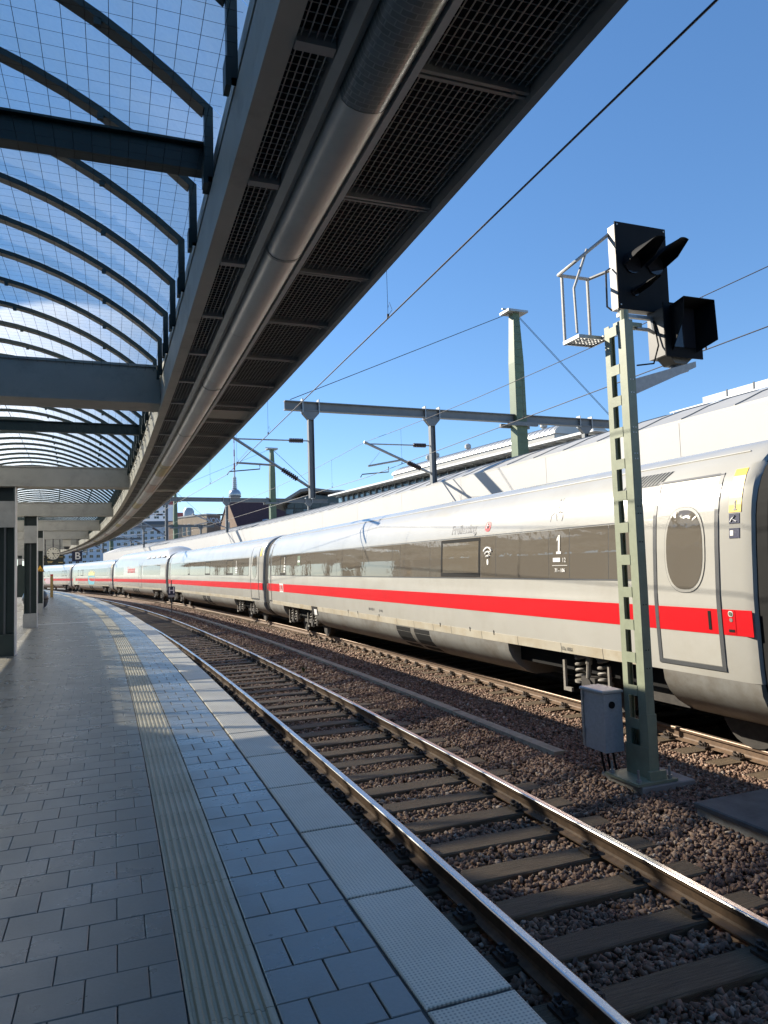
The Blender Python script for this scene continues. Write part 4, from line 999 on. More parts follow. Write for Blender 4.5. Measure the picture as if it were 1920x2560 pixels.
for x_, y_ in ((-0.24, -0.22), (0.18, -0.22), (-0.24, 0.22), (0.18, 0.22)):
    q = MB(); q.tube((x_, y_, 0.028), (x_, y_, 0.16), 0.014, 8); q.tube((x_, y_, 0.03), (x_, y_, 0.06), 0.03, 6); q.build('anchor_bolt', 'galv', sg)
for z in (3.2, 3.14, 2.9, 2.84, 2.3, 2.22, 1.9, 1.2, 0.7, 0.5, 3.6, 3.75):
    for x_ in (-0.012, 0.022):
        q = MB(); q.tube((x_, -0.1845, B0 + z), (x_, -0.179, B0 + z), 0.007, 8); q.build('bolt_hole', 'ink_white' if z > 2.5 else 'ink_black', sg)
# head
hd = MB(); hd.box((0.13, 0.10, B0 + 4.70), (0.845, 0.25, B0 + 5.735)); hd = hd.build('signal_head', 'signal_side', sg)
q = MB(); q.box((0.105, 0.085, B0 + 4.685), (0.865, 0.098, B0 + 5.75)); q.build('background_plate', 'signal_black', hd)
for x_ in (0.135, 0.835):
    for z in (4.73, 5.715): q = MB(); q.tube((x_, 0.086, B0 + z), (x_, 0.078, B0 + z), 0.011, 8); q.build('rivet', 'galv_light', hd)
def hood(x_, z, r, ln, mat='signal_black', par=hd, y0=0.085):
    q = MB(); n = 16; rows = []
    for k_, (yy, cut) in enumerate(((0.0, -0.35), (0.5, 0.15), (1.0, 1.05))):
        row = []
        for i in range(n + 1):
            a = cut + (math.pi - 2 * cut) * i / n if cut > -9 else 0
            row.append((x_ + r * math.cos(a), y0 - ln * yy, B0 + z + r * math.sin(a)))
        rows.append(row)
    vs = [p for rw in rows for p in rw]; m1 = n + 1
    k0 = len(vs); vs += [(x_ + (p[0] - x_) * 0.94, p[1], B0 + z + (p[2] - B0 - z) * 0.94) for p in vs]
    fs = [(k * m1 + i, k * m1 + i + 1, (k + 1) * m1 + i + 1, (k + 1) * m1 + i) for k in range(2) for i in range(n)]
    fs += [tuple(k0 + j for j in reversed(f)) for f in fs]
    fs += [(2 * m1 + i, 2 * m1 + i + 1, k0 + 2 * m1 + i + 1, k0 + 2 * m1 + i) for i in range(n)] + [(k * m1, (k + 1) * m1, k0 + (k + 1) * m1, k0 + k * m1) for k in range(2)] + [(k * m1 + n, (k + 1) * m1 + n, k0 + (k + 1) * m1 + n, k0 + k * m1 + n) for k in range(2)]
    q.add(vs, fs); h = q.build('lamp_hood', mat, par, True)
    q = MB(); q.tube((x_, y0 - 0.002, B0 + z), (x_, y0 - 0.02, B0 + z), r * 0.9, 20); q.build('lens', 'lens_glass', par, True)
hood(0.33, 5.25, 0.135, 0.50); hood(0.67, 5.27, 0.135, 0.50); hood(0.35, 4.90, 0.055, 0.42)
q = MB(); q.path([(0.115, 0.22, B0 + 5.22), (0.05, 0.22, B0 + 5.18), (0.04, 0.22, B0 + 4.74), (0.11, 0.22, B0 + 4.70)], 0.012, 6); q.build('grab_handle', 'seal_grey', hd)
q = MB()
q.box((0.13, 0.12, B0 + 4.60), (0.70, 0.17, B0 + 4.64)); q.build('head_bracket', 'galv', sg)
q = MB(); q.path([(0.14, 0.15, B0 + 4.69), (0.16, 0.1, B0 + 4.55), (0.24, -0.05, B0 + 4.40), (0.40, -0.05, B0 + 4.40), (0.60, 0.08, B0 + 4.42), (0.62, 0.13, B0 + 4.6)], 0.022, 6); q.build('head_strut', 'galv', sg)
q = MB(); q.box((-0.02, -0.06, B0 + 4.42), (0.30, 0.06, B0 + 4.47)); q.tube((0.10, 0.0, B0 + 4.45), (0.10, 0.0, B0 + 4.62), 0.05, 10); q.build('mast_cap', 'mast_green', sg)
q = MB(); q.path([(0.62, 0.1, B0 + 4.58), (0.6, 0.02, B0 + 4.25), (0.45, -0.05, B0 + 4.0), (0.1, -0.17, B0 + 3.92)], 0.010, 6); q.build('cable', 'rubber', sg)
# lower lamp on its arm
q = MB(); a, b_ = L3(6.58, 4.05, 3.67), L3(6.58, 4.97, 3.99)
q.add([a + Vector((0, -0.03, -0.09)), a + Vector((0, 0.05, -0.09)), a + Vector((0, 0.05, 0.09)), a + Vector((0, -0.03, 0.09)), b_ + Vector((0, -0.03, -0.03)), b_ + Vector((0, 0.05, -0.03)), b_ + Vector((0, 0.05, 0.04)), b_ + Vector((0, -0.03, 0.04))],
      [(0, 1, 2, 3), (7, 6, 5, 4), (0, 4, 5, 1), (1, 5, 6, 2), (2, 6, 7, 3), (3, 7, 4, 0)]); q.build('lamp_arm', 'galv_light', sg)
lp = MB(); lp.box((0.63, -0.10, B0 + 4.12), (1.10, 0.22, B0 + 4.70)); lp.prism([(0.68, B0 + 4.115), (1.05, B0 + 4.115), (0.95, B0 + 4.03), (0.78, B0 + 4.03)], -0.05, 0.15); lp = lp.build('lamp_box', 'lamp_side', sg)
q = MB(); q.box((0.58, -0.118, B0 + 4.08), (1.14, -0.104, B0 + 4.74)); q.build('background_plate', 'signal_black', lp)
q = MB(); zt, zb_ = B0 + 4.76, B0 + 4.16
outer = [(0.68, zb_), (0.68, zt - 0.06), (1.04, zt - 0.06), (1.04, zb_)]
far_ = [(0.60, zb_ + 0.30), (0.62, zt - 0.05), (1.08, zt - 0.05), (1.10, zb_ + 0.08)]
vs = [(x_, -0.12, z_) for x_, z_ in outer] + [(x_, -0.40, z_) for x_, z_ in far_]; vs += [(x_ * 0.98 + 0.0174, y_, z_ - 0.008) for x_, y_, z_ in vs]
fs = [(0, 1, 5, 4), (1, 2, 6, 5), (2, 3, 7, 6)]; fs += [tuple(8 + i for i in reversed(f)) for f in fs] + [(4, 5, 13, 12), (5, 6, 14, 13), (6, 7, 15, 14)]
q.add(vs, fs); q.build('lamp_hood', 'signal_black', lp)
q = MB(); q.box((0.70, -0.135, B0 + 4.2), (1.02, -0.121, B0 + 4.66)); q.build('indicator_screen', 'lens_glass', lp)
q = MB(); q.tube((0.87, 0.05, B0 + 3.96), (0.87, 0.05, B0 + 4.05), 0.07, 12); q.box((0.78, -0.02, B0 + 3.95), (1.0, 0.1, B0 + 3.99)); q.build('lamp_foot', 'seal_grey', lp)
# step and guard rail behind the mast
gp = MB()
gx0, gx1, gy0, gy1, gz = -0.33, 0.10, 0.30, 0.62, B0 + 4.36
gp.box((gx0, gy0, gz), (gx0 + 0.02, gy1, gz + 0.04)); gp.box((gx1 - 0.02, gy0, gz), (gx1, gy1, gz + 0.04)); gp.box((gx0 + 0.02, gy0, gz), (gx1 - 0.02, gy0 + 0.02, gz + 0.04)); gp.box((gx0 + 0.02, gy1 - 0.02, gz), (gx1 - 0.02, gy1, gz + 0.04))
for i in range(8): x_ = gx0 + 0.04 + i * 0.05; gp.box((x_, gy0 + 0.02, gz + 0.012), (x_ + 0.014, gy1 - 0.02, gz + 0.03))
for i in range(5): y_ = gy0 + 0.05 + i * 0.055; gp.box((gx0 + 0.02, y_, gz + 0.0125), (gx1 - 0.02, y_ + 0.012, gz + 0.0295))
gp.box((0.0, 0.10, gz), (0.04, 0.31, gz + 0.04)); gp.build('step_grate', 'galv', sg)
for pts, r_ in (([(gx0 + 0.03, gy1, gz), (gx0 + 0.03, gy1, gz + 0.87)], 0.021), ([(gx1 - 0.02, gy1, gz), (gx1 - 0.02, gy1, gz + 0.87)], 0.021), ([(gx0 - 0.02, gy0, gz + 0.05), (gx0 - 0.02, gy0 + 0.02, gz + 0.6), (gx0 + 0.18, gy0 + 0.0, gz + 1.1)], 0.017),
              ([(0.14, 0.25, gz + 1.30), (gx0 + 0.01, gy0, gz + 0.93), (gx0 - 0.02, gy1, gz + 0.88), (gx1, gy1, gz + 0.88), (gx1 + 0.13, gy0, gz + 0.90)], 0.022)):
    q = MB(); q.path(pts, r_, 6); q.build('guard_rail', 'galv_light', sg)
# cabinet
cbn = MB(); cbn.cbox((-0.325, 0.20, B0 - 0.47), (-0.075, 0.60, B0 + 0.19), 0.01); cbn = cbn.build('cabinet', 'box_grey', sg)
q = MB(); q.cbox((-0.345, 0.185, B0 + 0.192), (-0.06, 0.625, B0 + 0.225), 0.012); q.build('cabinet_lid', 'galv_light', cbn)
q = MB(); q.box((-0.334, 0.575, B0 - 0.46), (-0.326, 0.615, B0 + 0.18)); q.build('door_edge', 'galv', cbn)
for z in (0.1, -0.3): q = MB(); q.box((-0.345, 0.56, B0 + z), (-0.335, 0.60, B0 + z + 0.05)); q.build('hinge', 'galv', cbn)
q = MB(); q.tube((-0.22, 0.199, B0 + 0.06), (-0.22, 0.185, B0 + 0.06), 0.04, 12); q.build('lock', 'rubber', cbn)
for x_ in (-0.28, -0.2, -0.12): q = MB(); q.path([(x_, 0.35, B0 - 0.47), (x_ + 0.01, 0.34, B0 - 0.60), (x_ + 0.03, 0.33, 0.0)], 0.014, 6); q.build('cable', 'rubber', cbn)

# ---- H board
hs = here('stop_board', 'small dark blue board with white letter H on a thin pole', 'stop board', 45.0, 3.62, -0.83)
q = MB(); q.tube((0, 0, 0), (0, 0, 2.0), 0.028, 8); q.build('pole', 'seal_grey', hs)
q = MB(); q.box((-0.20, -0.05, 1.12), (0.20, -0.03, 1.62)); q.build('board', 'ink_blue', hs)
def front_text(txt, size, mat, parent, x_, y_, z_, name='letter', **kw):
    o = link(name, text_mesh(txt, size, mat, **kw), parent, (x_, y_, z_), (math.pi / 2, 0, 0)); return o
front_text('H', 0.5, 'ink_white', hs, 0, -0.055, 1.37, bold=0.008)
q = MB(); q.box((-0.18, -0.05, 0.98), (0.18, -0.03, 1.11)); q.build('number_plate', 'galv_light', hs)

# ================================================================ CATENARY PORTALS
def portal(s, label):
    p = here('catenary_portal', label, 'catenary mast', s, 12.65, RT, 'catenary portals over the tracks')
    def X(o): return o - 12.65
    def Z(z): return z - RT
    q = MB(); lv = [(0.0, 0.23, 0.22), (6.0 - RT, 0.225, 0.21), (8.9 - RT, 0.20, 0.20), (10.75 - RT, 0.125, 0.15)]
    vs = [(sx * w_, sy * d_, z_) for z_, w_, d_ in lv for sx, sy in ((-1, -1), (1, -1), (1, 1), (-1, 1))]
    q.add(vs, [(k * 4 + i, k * 4 + (i + 1) % 4, (k + 1) * 4 + (i + 1) % 4, (k + 1) * 4 + i) for k in range(3) for i in range(4)] + [(12, 13, 14, 15), (3, 2, 1, 0)]); q.build('mast', 'mast_dark', p)
    for i in range(26):
        z = 3.4 - RT + i * 0.285; w_ = float(np.interp(z, [l[0] for l in lv], [l[1] for l in lv])); d_ = float(np.interp(z, [l[0] for l in lv], [l[2] for l in lv]))
        q = MB(); q.box((-w_ * 0.97, -d_ - 0.012, z), (w_ * 0.97, -d_ - 0.001, z + 0.035)); q.build('mast_batten', 'mast_dark', p)
    q = MB(); q.box((-0.42, -0.30, 10.76 - RT), (0.42, 0.30, 10.84 - RT)); q.tube((-0.5, 0, 10.9 - RT), (0.5, 0, 10.9 - RT), 0.03, 6); q.build('cap_plate', 'galv', p)
    q = MB(); zb0, zb1 = Z(6.70), Z(7.0)
    q.box((X(3.9), -0.10, zb0), (X(17.2), 0.10, zb0 + 0.03)); q.box((X(3.9), -0.10, zb1 - 0.03), (X(17.2), 0.10, zb1)); q.box((X(3.9), -0.015, zb0 + 0.03), (X(17.2), 0.015, zb1 - 0.03)); q.build('crossbeam', 'steel_portal', p)
    q = MB(); q.box((-0.62, -0.32, zb0 - 0.15), (0.62, -0.215, zb0 - 0.01)); q.box((-0.62, 0.215, zb0 - 0.15), (0.62, 0.32, zb0 - 0.01)); q.build('beam_seat', 'steel_portal', p)
    for oh, zl in ((4.75, 3.9), (9.1, 4.42), (15.6, 4.4)):
        hp = MB(); hp.box((X(oh) - 0.09, -0.09, Z(zl)), (X(oh) - 0.076, 0.09, Z(6.45))); hp.box((X(oh) + 0.076, -0.09, Z(zl)), (X(oh) + 0.09, 0.09, Z(6.45))); hp.box((X(oh) - 0.076, -0.012, Z(zl)), (X(oh) + 0.076, 0.012, Z(6.45)))
        hp = hp.build('drop_post', 'steel_portal', p)
        q = MB(); q.prism([(X(oh) - 0.09, Z(6.42)), (X(oh) + 0.09, Z(6.42)), (X(oh) + 0.28, Z(6.63)), (X(oh) + 0.28, zb0 - 0.002), (X(oh) - 0.28, zb0 - 0.002), (X(oh) - 0.28, Z(6.63))], -0.08, 0.08); q.build('gusset', 'steel_portal', hp)
        for e in (-0.27, 0.27): q = MB(); q.box((X(oh) + e - 0.015, -0.12, zb0 - 0.04), (X(oh) + e + 0.015, 0.12, zb1 + 0.09)); q.build('clamp', 'galv', hp)
        if oh > 12: continue
        tip = oh - 2.52
        ca = MB(); ca.tube((X(oh) - 0.09, 0, Z(zl + 0.36)), (X(tip), 0, Z(5.78)), 0.045, 8); ca = ca.build('cantilever_tube', 'galv', p)
        q = MB(); q.tube((X(oh) - 0.09, 0, Z(5.74)), (X(tip) + 0.02, 0, Z(5.72)), 0.022, 8); q.build('top_tube', 'galv', p)
        def ins(a, b_, r_):
            q = MB(); a, b_ = Vector(a), Vector(b_); d = b_ - a
            q.tube(a, b_, r_ * 0.55, 8)
            for i in range(8): c = a + d * ((i + 0.5) / 8); q.tube(c - d * 0.035, c + d * 0.035, r_, 10)
            q.build('insulator', 'insulator', p)
        ins((X(oh) - 0.26, 0, Z(5.74)), (X(oh) - 0.72, 0, Z(5.735)), 0.075)
        a0 = Vector((X(oh) - 0.09, 0, Z(zl + 0.36))); a1 = Vector((X(tip), 0, Z(5.78))); ins(a0 + (a1 - a0) * 0.16, a0 + (a1 - a0) * 0.36, 0.085)
        m0 = a0 + (a1 - a0) * 0.44
        q = MB(); q.tube(m0, (X(tip) + 0.12, 0, Z(4.98)), 0.032, 8); q.tube((X(tip) + 0.14, 0, Z(4.98)), (X(tip) + 0.55, 0, Z(5.45)), 0.006, 5); q.build('registration_tube', 'galv', p)
        q = MB(); q.path([(X(tip) + 0.85, 0, Z(4.98)), (X(tip) + 0.85, 0, Z(4.80)), (X(tip) - 0.10, 0, Z(4.70)), (X(tip) - 0.16, 0, Z(4.60))], 0.018, 6); q.build('steady_arm', 'seal_grey', p)
    for e, zz in ((4.1, 7.05), (17.0, 7.05)):
        for k in (-0.03, 0.03):
            q = MB(); q.tube((0, k, 10.85 - RT), (X(e), k, Z(zz)), 0.009, 5); q.build('guy_rope', 'wire', p)
    return p
for s_, l_ in ((22.0, 'nearest catenary portal with tall green tapered mast and long crossbeam'), (53.0, 'second catenary portal in front of the brick gable house'),
               (84.0, 'third catenary portal in front of the white apartment block'), (115.0, 'fourth distant catenary portal near the far end of the train')): portal(s_, l_)
# ---- overhead wires
def wireset(name, label, tips, z_c, z_m, drops):
    """contact wire and catenary rope of one track; tips = (s, o)"""
    t = thing('overhead_line', label, 'overhead line', W(tips[0][0], tips[0][1], z_c))
    for kind, z0 in (('contact_wire', z_c), ('catenary_rope', z_m)):
        pts = []
        for (sa, oa), (sb, ob) in zip(tips[:-1], tips[1:]):
            A, B = W(sa, oa, z0), W(sb, ob, z0)
            for k in range(12):
                u = k / 12; pnt = A.lerp(B, u); sag = 0.42 * 4 * u * (1 - u) if kind == 'catenary_rope' else 0.0
                pts.append(pnt - Vector((0, 0, sag)))
        pts.append(W(*tips[-1], z0)); q = MB(); q.path(pts, 0.0085 if kind == 'contact_wire' else 0.007, 5); wparent(q.build(kind, 'wire'), t)
    for (sa, oa), (sb, ob) in zip(tips[:-1], tips[1:]):
        for u in drops:
            A = W(sa, oa, 0).lerp(W(sb, ob, 0), u); sag = 0.42 * 4 * u * (1 - u)
            q = MB(); q.tube((A.x, A.y, z_c), (A.x, A.y, z_m - sag), 0.0035, 4); q.tube((A.x, A.y, z_c), (A.x, A.y, z_c + 0.05), 0.014, 6)
            q.path([(A.x, A.y, z_c + 0.03), (A.x + 0.05, A.y, z_c + 0.10), (A.x + 0.02, A.y, z_c + 0.19), (A.x, A.y, z_c + 0.12)], 0.003, 4)
            wparent(q.build('dropper', 'wire'), t)
    return t
wireset('a', 'overhead wire pair above the empty track next to the platform', [(-9, 1.45), (22, 2.05), (53, 2.1), (84, 2.0), (115, 2.05), (146, 2.1)], 4.60, 5.80, (0.08, 0.3, 0.537, 0.78, 0.93))
wireset('b', 'overhead wire pair above the white train', [(-9, 6.5), (22, 6.62), (53, 6.6), (84, 6.55), (115, 6.6), (146, 6.6)], 4.60, 5.78, (0.10, 0.32, 0.537, 0.69, 0.9))

# ================================================================ RIGHT-HAND PLATFORM AND CANOPY
q = MB(); q.sweep([(8.32, -1.3), (8.32, -0.02), (18, -0.02), (18, -1.3)], S0, 125, 3); tag(q.build('opposite_platform', 'concrete'), kind='structure')
oc = here('opposite_canopy', 'long white fascia with pale standing-seam roof behind the train', 'canopy', 25, 9.5, 3.2)
s = -20.0; k = 0
while s < 104:
    L = 4.4; q = MB(); q.sweep([(8.80, 3.05), (8.80, 4.32), (8.86, 4.335), (8.86, 3.05)], s + 0.006, min(104, s + L) - 0.006, 1.1); wparent(q.build('fascia_panel', 'fascia_white'), oc); s += L
rp = [(8.80, 4.345), (9.15, 4.47), (9.7, 4.69), (10.4, 4.92), (11.2, 5.13), (12.2, 5.29), (13.4, 5.36), (15.0, 5.25), (17.0, 4.9)]
q = MB(); q.sweep([(o, z) for o, z in rp] + [(o, z - 0.06) for o, z in reversed(rp)], -20, 104, 1.5); wparent(q.build('roof_sheet', 'zinc_roof'), oc)
q = MB(); q.sweep([(8.9, 3.1), (8.9, 3.2), (17, 3.2), (17, 3.1)], -20, 104, 2); wparent(q.build('soffit', 'fascia_white'), oc)
q = MB()
for i in range(len(rp) - 1):
    (a0, z0), (a1, z1) = rp[i], rp[i + 1]
    for y0, y1 in ((-0.012, 0.012),):
        sk = 0.10
        q.add([(a0, y0 + sk * i, z0), (a0, y1 + sk * i, z0), (a0, y1 + sk * i, z0 + 0.022), (a0, y0 + sk * i, z0 + 0.022), (a1, y0 + sk * (i + 1), z1), (a1, y1 + sk * (i + 1), z1), (a1, y1 + sk * (i + 1), z1 + 0.022), (a1, y0 + sk * (i + 1), z1 + 0.022)],
              [(3, 2, 6, 7), (0, 3, 7, 4), (1, 5, 6, 2), (0, 1, 2, 3), (4, 7, 6, 5)])
seam = q.mesh('roof_seam', 'zinc_seam')
for k in range(0, 96): place('roof_seam', seam, oc, -18 + k * 1.25)
q = MB(); q.sweep([(9.0, 4.44), (9.0, 4.47), (10.6, 4.94), (10.6, 4.90)], 46.2, 49.5, 1); wparent(q.build('roof_light', 'slate'), oc)
q = MB(); q.sweep([(9.0, 4.44), (9.0, 4.47), (10.6, 4.94), (10.6, 4.90)], 74, 79, 1); wparent(q.build('roof_light', 'slate'), oc)
for s_ in range(-10, 104, 9):
    q = MB(); p0 = W(s_, 12.8, 0); q.box((-0.15, -0.15, 0), (0.15, 0.15, 3.1)); o = q.build('canopy_column', 'galv'); o.location = p0; o.rotation_euler.z = th(s_); wparent(o, oc)
# ================================================================ PLATFORM FURNITURE
def disc(q, c, r, y0, y1, n=40, mi=0): q.tube((c[0], y0, c[1]), (c[0], y1, c[1]), r, n, mi=mi)
ck = here('station_clock', 'round white station clock hanging from the canopy', 'clock', 44.6, -2.86, 2.9)
q = MB(); disc(q, (0, 0), 0.36, -0.07, 0.07); q.build('clock_case', 'seal_grey', ck)
q = MB(); disc(q, (0, 0), 0.335, -0.080, -0.0705); q.build('dial', 'clock_face', ck)
for h in range(12):
    a = h * math.pi / 6; L = 0.085 if h % 3 else 0.10; q = MB(); d = Vector((math.sin(a), 0, math.cos(a))); t_ = Vector((math.cos(a), 0, -math.sin(a))) * (0.012 if h % 3 else 0.018)
    p0, p1 = d * 0.31, d * (0.31 - L); q.add([(v.x, -0.0835, v.z) for v in (p0 - t_, p0 + t_, p1 + t_, p1 - t_)], [(0, 1, 2, 3)]); q.build('hour_mark', 'ink_black', ck)
for a, L, w in ((math.radians(158), 0.19, 0.020), (math.radians(95), 0.29, 0.014)):
    d = Vector((math.sin(a), 0, math.cos(a))); t_ = Vector((math.cos(a), 0, -math.sin(a))) * w; p0, p1 = d * -0.06, d * L
    q = MB(); q.add([(v.x, y, v.z) for y in (-0.092, -0.086) for v in (p0 - t_, p0 + t_, p1 + t_ * 0.6, p1 - t_ * 0.6)], [(0, 1, 2, 3), (7, 6, 5, 4), (0, 4, 5, 1), (1, 5, 6, 2), (2, 6, 7, 3), (3, 7, 4, 0)]); q.build('clock_hand', 'ink_black', ck)
q = MB(); q.tube((0, 0, 0.35), (0, 0, 0.82), 0.03, 8); q.build('hanger', 'seal_grey', ck)
bd = here('departure_board', 'black departure board with amber text below the clock', 'departure board', 45.0, -2.85, 2.26)
q = MB(); q.box((-0.62, -0.10, 0.0), (0.55, 0.12, 0.56)); q.build('board_case', 'board_screen', bd)
for (x0, x1, z) in ((-0.58, -0.44, 0.44), (0.28, 0.5, 0.44), (-0.30, 0.06, 0.37), (-0.58, -0.47, 0.20), (-0.30, -0.02, 0.20), (-0.58, -0.47, 0.13), (-0.28, -0.05, 0.13), (0.26, 0.5, 0.13)):
    q = MB(); q.box((x0, -0.104, z), (x1, -0.1005, z + 0.022)); q.build('text_line', 'board_led', bd)
q = MB()
for x_ in (-0.4, 0.35): q.tube((x_, 0, 0.56), (x_, 0, 1.46), 0.025, 8)
q.build('hanger', 'seal_grey', bd)['kind'] = 'stuff'
sb = here('platform_sign', 'square dark blue sign with white letter B hanging from the canopy', 'platform sign', 45.0, -1.61, 2.43)
q = MB(); q.box((-0.27, -0.05, 0.0), (0.27, 0.05, 0.58)); q.build('sign_board', 'ink_blue', sb)
front_text('B', 0.58, 'ink_white', sb, 0.03, -0.056, 0.30, bold=0.008)
q = MB(); q.tube((0, 0, 0.58), (0, 0, 1.3), 0.018, 8); q.build('hanger', 'seal_grey', sb)
cm = here('camera_housing', 'pale camera housing under the canopy above the letter B sign', 'camera', 45.0, -2.15, 3.2)
q = MB(); q.cbox((-0.2, -0.16, 0.1), (0.2, 0.16, 0.5), 0.02); q.build('housing', 'panel_light', cm)
q = MB(); q.lathe([(0.17, 0.1), (0.165, 0.03), (0.12, -0.05), (0.0, -0.09)], 16); q.build('dome', 'drum', cm, True)
ws = here('warning_sign', 'yellow triangular warning sign with black tripping figure on a post', 'warning sign', 35.4, -3.48, 1.86)
def tri(q, r, y0, y1, zc=0.12): q.prism([(-r, -r * 0.58 + zc), (r, -r * 0.58 + zc), (0, r * 1.15 + zc)], y0, y1)
q = MB(); tri(q, 0.185, -0.010, 0.0); q.build('sign_plate', 'ink_black', ws)
q = MB(); tri(q, 0.150, -0.014, -0.0105); q.build('sign_face', 'sign_amber', ws)
q = MB(); q.path([(-0.07, -0.017, 0.06), (-0.02, -0.017, 0.10), (0.03, -0.017, 0.11), (0.07, -0.017, 0.06)], 0.012, 5); q.path([(-0.06, -0.017, 0.03), (0.0, -0.017, 0.055), (-0.02, -0.017, 0.10)], 0.010, 5); q.tube((0.045, -0.017, 0.135), (0.045, -0.022, 0.135), 0.016, 8); q.build('tripping_figure', 'ink_black', ws)['kind'] = 'stuff'
dp = here('rain_pipe', 'pale vertical rain pipe beside the third post', 'rain pipe', 35.7, -3.63, 0.0)
q = MB(); q.tube((0.0, -0.28, 0.25), (0.0, -0.28, 3.6), 0.05, 10); q.build('pipe', 'alu', dp)
q = MB(); q.tube((0.0, -0.28, 0.05), (0.0, -0.28, 0.26), 0.065, 10); q.build('shoe', 'seal_grey', dp)
yb = here('yellow_bollard', 'narrow ochre yellow upright column with red top on the platform', 'column', 61.3, -2.28, 0.0)
q = MB(); q.cbox((-0.10, -0.08, 0.0), (0.10, 0.08, 1.62), 0.01); q.build('column', 'bollard_yellow', yb)
q = MB(); q.cbox((-0.101, -0.081, 1.621), (0.101, 0.081, 1.75), 0.01); q.build('column_head', 'ink_red', yb)
q = MB(); q.box((-0.13, -0.11, -0.002), (0.13, 0.11, 0.02)); q.build('foot_plate', 'bollard_yellow', yb)
dr = here('litter_drum', 'large round dark grey drum behind the second post', 'litter bin', 42.0, -3.75, 0.0)
q = MB(); q.lathe([(0.40, 0.0), (0.55, 0.12), (0.62, 0.35), (0.62, 0.58), (0.53, 0.82), (0.36, 0.95), (0.0, 0.98)], 28); q.build('drum_body', 'drum', dr, True)
q = MB(); q.lathe([(0.625, 0.455), (0.635, 0.46), (0.635, 0.49), (0.625, 0.495)], 28); q.build('drum_band', 'rubber', dr, True)
sh = here('guard_railing', 'white gridded guard railing at the far left behind the posts', 'railing', 64.0, -6.2, 0.0)
for i in range(9): q = MB(); q.box((-1.6 + i * 0.4, -0.02, 0.0), (-1.56 + i * 0.4, 0.02, 1.7)); q.build('upright', 'galv_light', sh)
for z in (0.3, 0.75, 1.2, 1.65): q = MB(); q.box((-1.6, -0.045, z), (1.64, -0.021, z + 0.04)); q.build('rail', 'galv_light', sh)
tb = here('timetable_case', 'tall dark green timetable case behind the second post', 'timetable case', 52.0, -4.65, 0.0)
q = MB(); q.box((-0.45, -0.06, 0.35), (0.45, 0.06, 2.35)); q.build('case', 'post_green', tb)
for x_ in (-0.38, 0.38): q = MB(); q.box((x_ - 0.03, -0.03, 0.0), (x_ + 0.03, 0.03, 0.348)); q.build('leg', 'galv', tb)
# little weed by the rail
wdp = here('weed', 'small green weed growing in the ballast beside the far rail', 'plant', 17.2, 2.95, -0.84)
q = MB(); rw = random.Random(3)
for i in range(26):
    a = rw.uniform(0, 6.28); L = rw.uniform(0.08, 0.22); w = 0.012; d = Vector((math.cos(a) * 0.4, math.sin(a) * 0.4, 1)).normalized(); p = d * L; sd = Vector((-math.sin(a), math.cos(a), 0)) * w
    q.add([(0, 0, 0), tuple(p * 0.6 + sd), tuple(p), tuple(p * 0.6 - sd)], [(0, 1, 2, 3)])
q.build('leaves', 'leaf', wdp)['kind'] = 'stuff'

# ================================================================ BACKGROUND BUILDINGS
def windows(parent, x0, dx, nx, z0, dz, nz, w, h, y, mat='pane_dark', frame='ink_white', skip=()):
    q = MB(); q.box((-w / 2, -0.02, 0), (w / 2, 0.05, h)); fm = q.mesh('window', frame)
    q = MB(); g_ = 0.09
    q.box((-w / 2 + g_, -0.035, g_), (-g_ / 3, -0.021, h - g_)); q.box((g_ / 3, -0.035, g_), (w / 2 - g_, -0.021, h - g_)); pm = q.mesh('pane', mat)
    for i in range(nx):
        for j in range(nz):
            if (i, j) in skip: continue
            o = link('window', fm, parent, (x0 + i * dx, y, z0 + j * dz)); link('pane', pm, o)
# office block along the tracks
of = here('office_building', 'long grey office building with glazed band, white sunshade and barrel roof', 'building', 58, 30.0, -1.6, extra=0.0)
Zo = 1.6
q = MB(); q.box((0.0, -22, 0), (14, 22, 8.45 + Zo)); q.build('lower_wall', 'brick_grey', of)
q = MB(); q.box((0.5, -21.8, 8.46 + Zo), (13.5, 21.8, 9.98 + Zo)); q.build('core', 'slate', of)
y = -21.6; k = 0
while y < 21.4:
    q = MB(); q.box((0.40, y + 0.05, 8.52 + Zo), (0.47, y + 1.40, 9.15 + Zo)); q.build('window_pane', 'pane_blue', of)
    q = MB(); q.box((0.40, y + 0.05, 9.21 + Zo), (0.47, y + 1.40, 9.86 + Zo)); q.build('window_pane', 'pane_blue', of)
    q = MB(); q.box((0.22, y - 0.05, 8.46 + Zo), (0.498, y + 0.045, 9.98 + Zo)); q.build('mullion', 'galv', of)
    q = MB(); q.box((-0.95, y - 0.03, 9.985 + Zo), (0.2, y + 0.03, 10.06 + Zo)); q.build('bracket', 'white_steel', of)
    y += 1.46; k += 1
q = MB(); q.box((-1.05, -22.4, 10.065 + Zo), (-0.95, 22, 10.24 + Zo)); q.box((-0.949, -22.4, 10.10 + Zo), (0.3, 22, 10.14 + Zo)); q.build('sunshade', 'white_steel', of)
q = MB(); q.box((-0.02, -22, 9.99 + Zo), (14, 22, 10.06 + Zo)); q.build('roof_slab', 'metal_roof', of)
y = -16
for i in range(14):
    q = MB(); q.box((0.9, -16.4, 10.10 + Zo + i * 0.075), (1.0, 9, 10.15 + Zo + i * 0.075)); q.build('louvre_slat', 'louvre', of)
q = MB(); q.box((1.01, -16.4, 10.07 + Zo), (6.3, 9, 11.15 + Zo)); q.build('plant_room', 'louvre', of)
ar = [(3.65 + 2.85 * math.cos(t), 11.1 + Zo + 1.0 * math.sin(t)) for t in np.linspace(0, math.pi, 20)]
q = MB(); q.prism(ar, -16.5, 9.1); q.build('barrel_roof', 'metal_roof', of, True)
